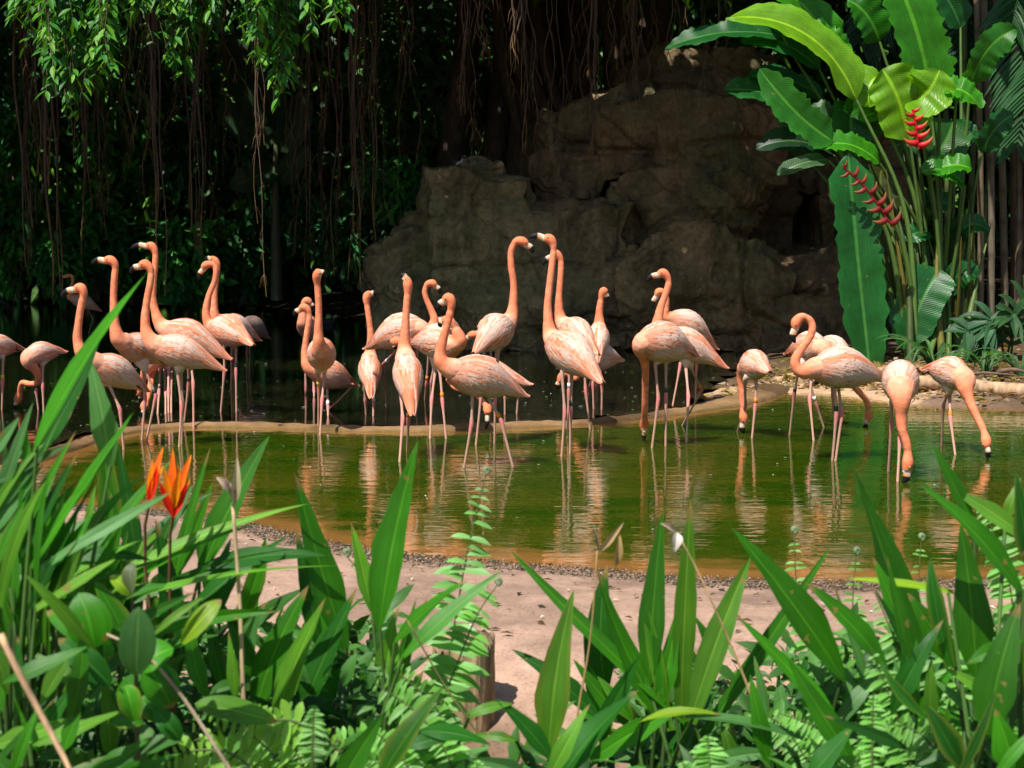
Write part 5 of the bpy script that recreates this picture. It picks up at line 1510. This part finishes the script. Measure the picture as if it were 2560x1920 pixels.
FLV = [
    # left clump
    ('a', (70, 985), (318, 588), 82, FG, (-20, -18), dict(nh=(-.5, -.7, .55), dy=-.1)),
    ('a', (60, 1010), (215, 735), 50, FD, (12, 10), dict(dy=.05)),
    ('a', (240, 1020), (190, 766), 62, FB, (10, 0), dict(nh=(.2, -1, .3), dy=.1)),
    ('a', (130, 1130), (290, 888), 40, FG, (0, 0), {}),
    ('a', (20, 1180), (130, 903), 40, FB, (-10, 0), {}), ('a', (10, 1230), (165, 930), 36, FG, (-10, 0), {}), ('a', (20, 1240), (168, 978), 34, FD, (0, 0), {}),
    ('a', (-10, 1100), (72, 868), 38, FB, (0, 0), {}), ('a', (-30, 1000), (42, 900), 34, FB, (0, 0), {}),
    ('a', (50, 1250), (55, 890), 36, FG, (5, 0), dict(nh=(.6, -.8, .2))), ('a', (60, 1240), (235, 985), 44, FG, (-10, -10), {}),
    ('a', (70, 1290), (330, 1010), 42, FG, (-20, -20), {}), ('a', (100, 1300), (280, 1050), 56, FG, (-15, -15), {}), ('a', (60, 1330), (205, 1040), 40, FD, (-10, 0), {}),
    ('a', (-40, 1130), (110, 965), 34, FB, (0, 0), {}), ('a', (-40, 1180), (95, 1000), 34, FB, (0, 0), {}), ('a', (-40, 1060), (150, 960), 30, FB, (0, -10), {}),
    ('a', (-40, 1240), (60, 1080), 40, FB, (0, 0), {}), ('a', (20, 1350), (30, 1130), 44, FG, (5, 0), {}), ('a', (90, 1400), (140, 1180), 46, FG, (5, 0), {}), ('a', (40, 1420), (-10, 1250), 60, FG, (0, 0), {}),
    # arching clump with flowers
    ('b', (110, 1330), (668, 1088), 30, FL, (-10, -60), dict(prof='strap', nh=(.1, -.6, .8))),
    ('b', (150, 1340), (560, 1130), 34, FG, (-20, -40), dict(prof='strap')),
    ('b', (210, 1310), (742, 1222), 32, FL, (10, -40), dict(prof='strap', nh=(.1, -.5, .9), dy=-.1)),
    ('b', (260, 1310), (640, 1185), 30, FG, (0, -25), dict(prof='strap')),
    ('b', (420, 1230), (705, 1200), 60, FD, (10, -28), dict(nh=(0, -.6, .8))),
    ('b', (400, 1330), (620, 1160), 60, FD, (-10, -10), dict(nh=(0, -.6, .8), dy=.1)),
    ('b', (425, 1260), (583, 940), 74, FG, (-10, -18), dict(nh=(-.35, -.85, .4), dy=.15)),
    ('b', (385, 1470), (335, 1120), 66, FD, (15, 0), dict(nh=(.3, -1, .2))), ('b', (360, 1340), (455, 965), 34, FG, (-15, 0), dict(dy=.2)),
    ('b', (140, 1330), (265, 1110), 62, FB, (-20, -10), dict(nh=(-.4, -.7, .6), dy=-.15)),
    ('b', (300, 1250), (255, 960), 60, FD, (5, 0), dict(dy=.2)), ('b', (250, 1230), (215, 870), 54, FG, (0, 0), dict(dy=.1)),
    ('b', (200, 1400), (330, 1180), 46, FG, (-10, -10), {}), ('b', (380, 1250), (460, 1040), 40, FG, (0, 0), dict(dy=.3)),
    # three broad leaves
    ('c', (545, 1560), (668, 1262), 82, FG, (-25, -10), dict(nh=(-.3, -.85, .5), dy=-.1)), ('c', (590, 1570), (705, 1290), 86, FL * .85, (-12, -8), dict(nh=(-.45, -.75, .6), dy=-.2)), ('c', (640, 1560), (772, 1268), 72, FD, (-5, 0), dict(nh=(-.2, -.9, .3), dy=-.1)),
    ('c', (700, 1430), (640, 1140), 50, FD, (-5, 0), dict(dy=.2)), ('c', (560, 1480), (480, 1300), 44, FG, (0, 0), {}), ('c', (640, 1500), (610, 1330), 56, FD, (5, 0), dict(dy=.2)), ('c', (500, 1500), (560, 1310), 50, FB, (0, 0), dict(dy=.2)),
    ('c', (520, 1650), (450, 1380), 60, FD, (0, 0), dict(dy=.1)), ('c', (690, 1580), (740, 1400), 60, FD, (0, 0), dict(dy=.1)),
    # centre clump
    ('d', (752, 1420), (634, 1018), 86, FG * .85, (-8, -10), dict(nh=(.4, -.9, .35), dy=.05)),
    ('d', (818, 1370), (903, 952), 104, FG * .8, (-18, 0), dict(nh=(-.3, -1, .25), asym=.25, rip=.22)),
    ('d', (806, 1330), (758, 1128), 46, FL, (0, 0), dict(nh=(.4, -.8, .5), dy=.1)),
    ('d', (845, 1395), (1012, 1252), 58, FG, (-5, -18), dict(nh=(.1, -.5, .9))), ('d', (860, 1430), (1085, 1232), 44, FG, (0, -15), dict(nh=(.2, -.6, .8), dy=-.05)),
    ('d', (745, 1450), (690, 1300), 60, FG, (0, 0), dict(dy=.2)), ('d', (830, 1480), (850, 1330), 56, FL, (0, 0), dict(dy=.05)), ('d', (830, 1560), (900, 1290), 30, FG, (0, 0), dict(dy=.1)),
    ('d', (810, 1700), (962, 1478), 68, FG * .8, (-10, -5), dict(nh=(-.3, -.8, .5), dy=-.5)), ('d', (720, 1720), (832, 1538), 64, FG, (-5, -5), dict(dy=-.5)), ('d', (870, 1620), (1000, 1590), 40, FD, (0, -15), dict(dy=-.3)),
    ('d', (1010, 1545), (1110, 1520), 26, FL, (0, -8), dict(dy=-.2, prof='strap')), ('d', (900, 1580), (1060, 1610), 44, FD, (10, -20), dict(dy=-.3)),
    # right of the stump
    ('e', (1185, 1640), (1240, 1272), 84, FL * .9, (-22, 0), dict(nh=(-.2, -.95, .4), rip=.06)),
    ('e', (1300, 1560), (1104, 1402), 56, FD, (10, -20), dict(dy=.15)), ('e', (1200, 1650), (1068, 1508), 60, FD, (0, -18), dict(dy=-.2, nh=(.2, -.7, .6))),
    ('e', (1205, 1690), (1385, 1488), 78, FD, (-20, -15), dict(nh=(-.2, -.8, .5), dy=-.3)), ('e', (1180, 1690), (1275, 1520), 46, FL, (0, -10), dict(dy=-.35)),
    ('e', (1310, 1500), (1312, 1220), 76, FD, (-28, 0), dict(dy=.25)), ('e', (1120, 1600), (1010, 1590), 26, FL, (0, -10), dict(dy=-.2)), ('e', (1150, 1680), (1010, 1640), 40, FB, (0, -15), dict(dy=-.3)), ('e', (1290, 1560), (1260, 1340), 50, FD, (0, 0), dict(dy=.3)),
    # narrow upright blades
    ('f', (1480, 1560), (1100, 1186), 34, FG, (-25, -10), dict(prof='strap')), ('f', (1450, 1580), (1287, 1222), 66, FG, (-28, 20), dict(nh=(.3, -.9, .4))),
    ('f', (1400, 1500), (1432, 1098), 68, FG * .75, (-8, 0), dict(nh=(-.4, -.9, .3))), ('f', (1470, 1560), (1492, 1078), 52, FL, (-4, 0), dict(nh=(.2, -.9, .3), prof='strap')),
    ('f', (1490, 1560), (1622, 1200), 60, FL, (-12, 0), dict(prof='strap', nh=(-.3, -.9, .4))), ('f', (1440, 1560), (1385, 1280), 34, FG, (10, 0), dict(prof='strap')),
    ('f', (1420, 1540), (1465, 1310), 50, FG, (5, 0), {}), ('f', (1510, 1600), (1795, 1178), 36, FG, (0, 10), dict(prof='strap', dy=.1)), ('f', (1370, 1560), (1290, 1460), 40, FG, (0, 0), {}),
    ('f', (1380, 1560), (1560, 1545), 30, FY * .8, (0, -30), dict(nh=(0, -.4, 1), dy=-.3)), ('f', (1480, 1545), (1820, 1640), 40, FB, (30, -40), dict(nh=(0, -.4, 1), dy=-.3, prof='strap')), ('f', (1560, 1440), (1500, 1330), 40, FD, (0, 0), dict(dy=.2)),
    ('f', (1480, 1620), (1470, 1420), 32, FG, (0, 0), dict(dy=.1)), ('f', (1660, 1660), (1620, 1455), 46, FG, (0, 0), dict(dy=-.3, nh=(.2, -.9, .4))),
    # dark slanting leaves
    ('h', (1830, 1480), (1578, 1138), 100, FG * .7, (12, -12), dict(nh=(.35, -.85, .4), rip=.04)), ('h', (1830, 1590), (1582, 1322), 70, FG, (5, -10), dict(nh=(.4, -.7, .6), dy=-.1)),
    ('h', (1920, 1450), (1738, 1258), 66, FG, (15, -12), dict(nh=(.3, -.7, .6))), ('h', (1990, 1470), (1846, 1012), 122, FG * .62, (5, -8), dict(nh=(.35, -.95, .25), dy=.1)),
    ('h', (1850, 1660), (1700, 1420), 60, FG * .8, (0, 0), dict(dy=-.2)), ('h', (1740, 1690), (1850, 1560), 60, FD, (0, 0), dict(dy=-.3)), ('h', (1900, 1560), (1800, 1260), 34, FB, (0, -5), dict(dy=.1)),
    ('h', (1960, 1600), (1880, 1440), 60, FD, (0, 0), dict(dy=.1)),
    # right edge
    ('i', (2210, 1290), (1990, 1048), 84, FG * .75, (25, -18), dict(nh=(.4, -.7, .6))), ('i', (2110, 1140), (2015, 958), 46, FG, (-5, 0), dict(dy=.2)),
    ('i', (2225, 1240), (2195, 1020), 66, FD, (0, 0), dict(nh=(.3, -1, .2))), ('i', (2170, 1130), (2205, 1030), 30, FL, (0, 0), dict(dy=.3)), ('i', (2110, 1480), (2075, 1130), 92, FG * .8, (10, 0), dict(nh=(-.3, -.9, .3), dy=.1)),
    ('i', (2130, 1600), (2205, 1300), 98, FG * .6, (-18, 0), dict(nh=(-.4, -.9, .2), dy=-.1)), ('i', (2070, 1450), (1960, 1280), 60, FG, (0, -10), dict(dy=.2)), ('i', (2240, 1180), (2060, 1060), 44, FL, (0, -15), dict(dy=.2, prof='strap')),
    ('i', (2200, 1500), (2170, 1330), 70, FD, (0, 0), dict(dy=.2)), ('i', (2080, 1660), (2000, 1520), 70, FD, (0, 0), dict(dy=-.1)), ('i', (2060, 1280), (1820, 1250), 22, FY, (0, -10), dict(dy=.1, prof='strap')),
    ('i', (2200, 1680), (2150, 1530), 80, FG, (0, 0), dict(dy=-.2)),
]
for (k_, b_, t_, w_, c_, bo, kw) in FLV:
    fleaf(k_, b_, t_, w_, c_, bo, **kw)
# random extra leaves so each clump is full
for k_, x0, x1, y0, y1, n in [('a', -40, 230, 1150, 1600, 44), ('b', 180, 520, 1300, 1650, 34), ('c', 460, 720, 1400, 1650, 16), ('d', 700, 900, 1420, 1650, 12), ('e', 1100, 1320, 1540, 1680, 9), ('f', 1330, 1620, 1520, 1680, 12), ('h', 1650, 1950, 1460, 1660, 16), ('i', 1960, 2210, 1380, 1660, 20)]:
    for j in range(n):
        x, y = R.uniform(x0, x1), R.uniform(y0, y1)
        an = R.normal(0, .65)
        L = R.uniform(130, 260)
        fleaf(k_, (x, y + 40), (x + math.sin(an) * L, y + 40 - math.cos(an) * L), R.uniform(22, 52), [FG, FG * .7, FD, FL * .8, FB][R.integers(0, 5)], (R.normal(0, 18), R.normal(-12, 14)), dy=R.uniform(.0, .45), stem=j % 4 == 0, prof='strap' if j % 2 else 'lance')
for j in range(46):                  # leaves low in front at the left and across the bottom
    k_ = 'a' if j < 26 else ('b' if j < 36 else 'i')
    x0, x1 = {'a': (-60, 240), 'b': (150, 520), 'i': (1900, 2220)}[k_]
    x, y, an, L = R.uniform(x0, x1), R.uniform(1380, 1720), R.normal(.25 if k_ != 'i' else -.2, .7), R.uniform(120, 240)
    fleaf(k_, (x, y), (x + math.sin(an) * L, y - math.cos(an) * L), R.uniform(24, 54), [FG, FG * .75, FD, FL * .85][R.integers(0, 4)], (R.normal(0, 14), R.normal(0, 10)), dy=R.uniform(-.3, .05), stem=False)
for j in range(48):
    k_ = 'a' if j % 3 else 'b'
    x0_, y0_ = (R.uniform(-60, 110), R.uniform(1180, 1420)) if k_ == 'a' else (R.uniform(120, 330), R.uniform(1240, 1420))
    an, L = R.normal(.55, .45), R.uniform(180, 340)
    fleaf(k_, (x0_, y0_), (x0_ + math.sin(an) * L, y0_ - math.cos(an) * L), R.uniform(18, 34), [FG, FL, FL * .8, FB, FG * .8][R.integers(0, 5)], (R.normal(-10, 14), R.normal(-25, 12)), dy=R.uniform(-.15, .35), stem=False, prof='strap')
# flowers of the arching clump
tb, Yb = CL['b']
for (x0, y0, x1, y1, n, sp) in [(322, 1090, 345, 962, 5, .17), (374, 1120, 385, 972, 7, .34)]:
    a, b = PV(x0, y0, Yb - .1), PV(x1, y1, Yb - .1)
    q, f = tubeq(smooth_path([np.array(tb.location) + [.05, 0, .1], PV(x0 - 8, 1230, Yb - .05), a], 10), np.linspace(.0045, .003, 10), 6)
    fl = part("flower_head", tb, q, f, M['stem'], col=(.16, .08, .04))
    L = np.linalg.norm(b - a)
    ax = (b - a) / L
    for j in range(n):
        an = (j / (n - 1) - .5) * 2 * sp
        d = nrm(ax * math.cos(an) + np.array([1, 0, 0]) * math.sin(an) + [0, R.normal(0, .18), 0])
        LL = L * (1 - .45 * abs(an) / (sp + .01) * .6) * R.uniform(.85, 1.05)
        st = a + ax * L * .10 * (j % 3)
        cc = [(.90, .03, .01), (.95, .32, .01), (.95, .16, .01)][j % 3]
        v, f, c, l = blade(st, st + d * LL * .5 + [0, 0, .004], st + d * LL * .9, LL * .16, (R.normal(0, .4), -1, .1), cc, 'lance', .6, 0, nseg=8, rib=1.0)
        c[-12:] = np.array([.90, .35, .02])
        part("bract", fl, v, f, M['flower'], col=c, luv=l)
# broad-leaved weed low at left
wd = clump('w', "broad_leaved_weed", 290, 2.5, "bushy weed with oval light leaves low in the left foreground", "weed")
q, f = tubeq(smooth_path([np.array(wd.location), PV(295, 1500, 2.5), PV(285, 1290, 2.5)], 10), np.linspace(.006, .003, 10), 6)
part("stalk", wd, q, f, M['stem'], col=(.10, .08, .04))
for (b_, t_, w_, c_) in [((282, 1285), (238, 1245), 34, FY * .8), ((286, 1285), (288, 1215), 34, (.20, .27, .15)), ((300, 1440), (205, 1255), 56, FG), ((305, 1440), (375, 1400), 70, FG), ((295, 1460), (300, 1310), 70, FB), ((320, 1440), (372, 1530), 74, FG), ((210, 1390), (100, 1320), 58, FG), ((205, 1400), (170, 1280), 84, FG),
                         ((390, 1390), (478, 1295), 50, FY), ((320, 1380), (440, 1290), 16, FL), ((240, 1480), (125, 1380), 56, FD), ((250, 1500), (320, 1460), 46, FG), ((270, 1480), (290, 1560), 46, FG), ((300, 1510), (360, 1560), 46, FG), ((310, 1560), (240, 1560), 38, FG), ((420, 1520), (600, 1560), 50, FL * .7), ((360, 1530), (350, 1440), 60, FB), ((330, 1650), (95, 1690), 60, FD), ((390, 1600), (330, 1530), 40, FD)]:
    fleaf('w', b_, t_, w_ * 1.15, c_, (R.normal(0, 6), -8), nh=(R.normal(0, .3), -.7, .7), prof='oval', fold=.18, stem=False, dy=R.uniform(-.15, .1))

# ferns
def frond(root, pts, Yd, n, plen, col, curl=True, pw=.30, tipc=None):
    A = Acc()
    path = smooth_path([PV(x, y, Yd) for x, y in pts], 40)
    q, f = tubeq(path, np.linspace(.0035, .0012, 40), 5)
    A.add(q, f, (.14, .20, .06))
    tn = nrm(np.gradient(path, axis=0))
    k = mpp(Yd) * V
    for j in range(n):
        u = .10 + .88 * (j + .5) / n
        i = min(int(u * 39), 39)
        L = plen * k * (math.sin(min(1, (1 - u) * 2.0 + .12) * 1.57)) * min(1, .55 + u * 1.6) * R.uniform(.9, 1.08)
        for sd in (-1, 1):
            if R.random() < .05:
                continue
            s = np.cross(tn[i], [0, -1, .2]) * sd
            d = nrm(s + tn[i] * R.normal(.22, .12) + [0, R.normal(-.15, .2), R.normal(-.10, .08)])
            L = L * R.uniform(.85, 1.1)
            e = path[i] + d * L + [0, 0, -L * .22]
            v, f, c, l = blade(path[i], path[i] + d * L * .55 + [0, 0, .04 * L], e, max(L * pw, .006), (0, -.8, .7), np.array(col) * R.uniform(.8, 1.2), 'strap', .12, 0, nseg=5, rib=1.05)
            A.add(v, f, c, l)
    if curl:
        a = path[-1]
        th = np.linspace(0, 5.5, 16)
        rr = .009 * (1 - th / 7)
        cv = a + np.c_[np.sin(th) * rr, th * 0, .007 - np.cos(th) * rr]
        q, f = tubeq(cv, np.linspace(.004, .006, 16), 6)
        A.add(q, f, (.25, .36, .20))
    A.part("frond", root, M['fern'])
FE = np.array([.17, .44, .07])
fa = thing("sword_fern", (PV(1000, 1659, 3.2)[0], 3.2, 0), "tall sword fern with curled tip before the pool in the centre", "fern", "foreground ferns")
frond(fa, [(930, 1700), (960, 1480), (985, 1330), (1012, 1180), (1050, 1022)], 3.25, 30, 66, FE * np.array([1.1, 1.05, 1.6]))
frond(fa, [(840, 1740), (920, 1600), (985, 1440), (1030, 1330), (1075, 1262)], 3.05, 26, 74, FE)
frond(fa, [(880, 1720), (868, 1560), (830, 1400), (790, 1260), (748, 1200)], 3.1, 24, 26, FE * .8)
for (pts, pl_, cl) in [([(1000, 1700), (930, 1600), (850, 1560), (740, 1530)], 52, FE), ([(960, 1720), (860, 1620), (760, 1600), (640, 1600)], 52, FE * 1.1), ([(1000, 1720), (960, 1620), (900, 1540), (800, 1470)], 60, FE), ([(820, 1750), (720, 1680), (640, 1650), (560, 1660)], 46, FE), ([(990, 1700), (960, 1560), (880, 1470), (790, 1420)], 46, FE * .9),
                       ([(930, 1760), (900, 1680), (850, 1640), (780, 1630)], 46, FE * .8), ([(1020, 1760), (960, 1660), (930, 1600), (900, 1560)], 50, FE * .7)]:
    frond(fa, pts, 2.9 + R.uniform(-.2, .2), 22, pl_, cl, curl=False)
fb = thing("sword_fern", (PV(450, 1700, 2.6)[0], 2.6, 0), "low yellow-green fern fronds at the bottom left of the centre", "fern", "foreground ferns")
for (pts, pl_) in [([(760, 1640), (640, 1560), (540, 1560), (440, 1540)], 50), ([(620, 1760), (520, 1640), (430, 1620), (330, 1650)], 56), ([(700, 1760), (580, 1620), (500, 1570), (420, 1600)], 44), ([(560, 1760), (440, 1690), (340, 1660), (260, 1690)], 50), ([(680, 1700), (620, 1590), (560, 1540), (520, 1530)], 44)]:
    frond(fb, pts, 2.6, 18, pl_, FE * np.array([1.3, 1.05, .7]), curl=False, pw=.36)
fc = thing("sword_fern", (PV(1900, 1700, 3.1)[0], 3.1, 0), "cluster of upright light green fern fronds in the right foreground", "fern", "foreground ferns")
for (pts, pl_, Yd) in [([(1850, 1640), (1770, 1480), (1725, 1300), (1715, 1150)], 44, 3.5), ([(1880, 1640), (1850, 1480), (1842, 1320), (1850, 1195)], 42, 3.5), ([(2010, 1640), (2000, 1450), (1985, 1280), (1990, 1165)], 42, 3.5), ([(2200, 1400), (2180, 1260), (2150, 1160), (2115, 1085)], 50, 3.2),
                       ([(2060, 1720), (2010, 1560), (1950, 1420), (1890, 1280)], 62, 3.0), ([(1950, 1720), (1900, 1560), (1840, 1460), (1760, 1400)], 56, 3.0), ([(2120, 1720), (2080, 1560), (2060, 1440), (2040, 1330)], 60, 3.0), ([(1980, 1760), (1960, 1620), (1920, 1500), (1880, 1400)], 60, 2.8), ([(2180, 1720), (2190, 1560), (2200, 1430), (2195, 1330)], 56, 2.9), ([(1900, 1760), (1840, 1640), (1760, 1570), (1680, 1540)], 54, 2.8), ([(2100, 1760), (2040, 1650), (1980, 1580), (1900, 1560)], 54, 2.7), ([(1780, 1760), (1740, 1640), (1680, 1560), (1600, 1530)], 46, 3.0)]:
    frond(fc, pts, Yd, 24, pl_, FE * R.uniform(.8, 1.1), curl=Yd > 3.3)

for j in range(26):                  # more low fronds along the bottom of the picture
    x = R.choice([R.uniform(560, 1060), R.uniform(1640, 2200), R.uniform(0, 420), R.uniform(1300, 1650)], p=[.4, .38, .1, .12])
    y, an, L = R.uniform(1640, 1760), R.normal(0, .8), R.uniform(120, 230)
    e = (x + math.sin(an) * L, y - math.cos(an) * L * .85)
    frond(fa if x < 1300 and x > 520 else (fc if x >= 1300 else fb), [(x, y), (x + (e[0] - x) * .4, y + (e[1] - y) * .55), e], R.uniform(2.5, 3.0), 18, R.uniform(34, 52), FE * R.uniform(.7, 1.1), curl=False)
# stump, dry stalks
sp = PV(1000, 1659, 3.9)
q, f = [], []
zz = np.linspace(-.15, PV(1000, 1385, 3.9)[2], 26)
an = np.linspace(0, 6.2832, 40, endpoint=False)
sv = []
for z in zz:
    r = .085 + .012 * fbm(np.c_[np.cos(an) * 2.2, np.sin(an) * 2.2, an * 0 + z * 1.5], 3) + .010 * np.abs(np.sin(an * 9 + 3 * np.sin(z * 6)))
    sv.append(np.c_[sp[0] + r * np.cos(an), 3.9 + r * np.sin(an), z + (.03 * fbm(np.c_[np.cos(an) * 4, np.sin(an) * 4, an * 0 + 5], 2) if z == zz[-1] else 0 * an)])
sv = np.vstack(sv)
i0 = (np.arange(25) * 40)[:, None] + np.arange(40)
i1 = (np.arange(25) * 40)[:, None] + (np.arange(40) + 1) % 40
sf = [tuple(x) for x in np.stack([i0, i1, i1 + 40, i0 + 40], -1).reshape(-1, 4)] + [tuple(range(25 * 40, 26 * 40))]
kc = fbm(sv * np.array([30, 30, 3]), 3)[:, None]
single("tree_stump", sv, sf, M['wood'], "weathered brown fibrous stump behind the centre fern", "stump", col=np.clip(np.array([.40, .27, .15]) * (1 + .55 * kc), .02, 1))
def stalk(pts, Yd, r, col, label, heads=()):
    path = smooth_path([PV(x, y, Yd) for x, y in pts], 16)
    t = thing("dry_stalk", path[0], label, "stalk", "dry stalks in the foreground")
    q, f = tube(path, np.linspace(r, r * .6, 16), 7)
    part("stem", t, q, f, M['wood'], col=col)
    for (a, b, w_, c_) in heads:
        k = mpp(Yd) * V
        v, f, c, l = blade(PV(*a, Yd - .01), PV((a[0] + b[0]) / 2 + 3, (a[1] + b[1]) / 2 - 4, Yd - .03), PV(*b, Yd - .02), w_ * k, (.3, -1, .3), c_, 'lance', .7, 0, nseg=7, rib=.8)
        part("bract", t, v, f, M['flower'], col=c, luv=l)
DRY = (.55, .40, .22)
stalk([(540, 1760), (528, 1560), (518, 1300), (503, 1090)], 2.9, .0062, DRY, "pale dry stalk with withered bracts left of centre", [((500, 1062), (466, 1030), 22, (.50, .38, .28)), ((506, 1095), (512, 985), 22, (.50, .42, .25)), ((502, 1080), (495, 1040), 14, (.4, .3, .2))])
stalk([(0, 1370), (60, 1490), (150, 1659), (200, 1760)], 2.0, .0055, (.62, .40, .22), "thick tan stick slanting across the bottom left corner")
stalk([(1230, 1700), (1245, 1560), (1275, 1380), (1290, 1190)], 2.9, .0028, (.38, .24, .10), "thin brown stalk with a folded dry pod right of the stump", [((1292, 1195), (1348, 1128), 16, (.45, .30, .15)), ((1330, 1225), (1338, 1150), 20, (.45, .30, .12)), ((1292, 1190), (1280, 1130), 8, (.25, .2, .15))])
stalk([(1660, 1700), (1640, 1560), (1590, 1420), (1510, 1240), (1462, 1150)], 2.9, .003, (.42, .27, .12), "thin leaning brown stalk with a pale withered petal at its tip", [((1462, 1150), (1455, 1195), 26, (.65, .58, .48)), ((1462, 1150), (1425, 1130), 14, (.4, .3, .22))])
stalk([(555, 1760), (470, 1620), (390, 1500), (310, 1410), (230, 1370)], 2.4, .0042, (.36, .28, .18), "bent grey withered leaf stalk at the bottom left")
stalk([(1110, 1760), (1040, 1600), (960, 1480), (880, 1340)], 2.9, .0028, (.16, .14, .05), "thin dark twig crossing the centre fern diagonally")
# palm stub with dead leaf bases at the far left bottom
# ground cover filling the bottom of the picture
A = Acc()
n = 12000
gx_ = R.uniform(-2.3, 2.5, n)
gy_ = R.uniform(2.55, 4.1, n)
gz_ = R.uniform(-.05, .36, n) * (1 - .45 * sst(3.2, 4.1, gy_)) + .10 * fbm(np.c_[gx_ * 3, gy_ * 3, gx_ * 0], 2)
cen_ = (gx_ > -.32) & (gx_ < .62)
gz_ = np.where(cen_, np.minimum(gz_, np.where(gy_ > 2.9, .06, .20) + .04 * R.random(n)), gz_)
gap = (np.abs(gx_ - .0) < .3) & (gy_ > 3.2)
ok = ~gap
gx_, gy_, gz_ = gx_[ok], gy_[ok], gz_[ok]
n = len(gx_)
ln = R.uniform(.04, .105, n)
v, f = leaf_cloud(np.c_[gx_, gy_, gz_], np.c_[R.normal(0, .7, n), R.normal(-.2, .5, n), R.normal(.1, .5, n)], np.c_[R.normal(0, .4, n), R.normal(-.4, .3, n), np.ones(n)], ln, ln * R.uniform(.25, .5, n), .15, .25, nice=True)
pal = np.array([[.05, .16, .025], [.08, .22, .04], [.03, .10, .02], [.10, .24, .06], [.06, .20, .03]])
single("ground_cover", v, f, M['small'], kind="stuff", col=np.repeat(pal[R.integers(0, 5, n)] * R.uniform(.7, 1.2, (n, 1)), 15, 0), label="tangled low greenery under the foreground plants", smooth=False)
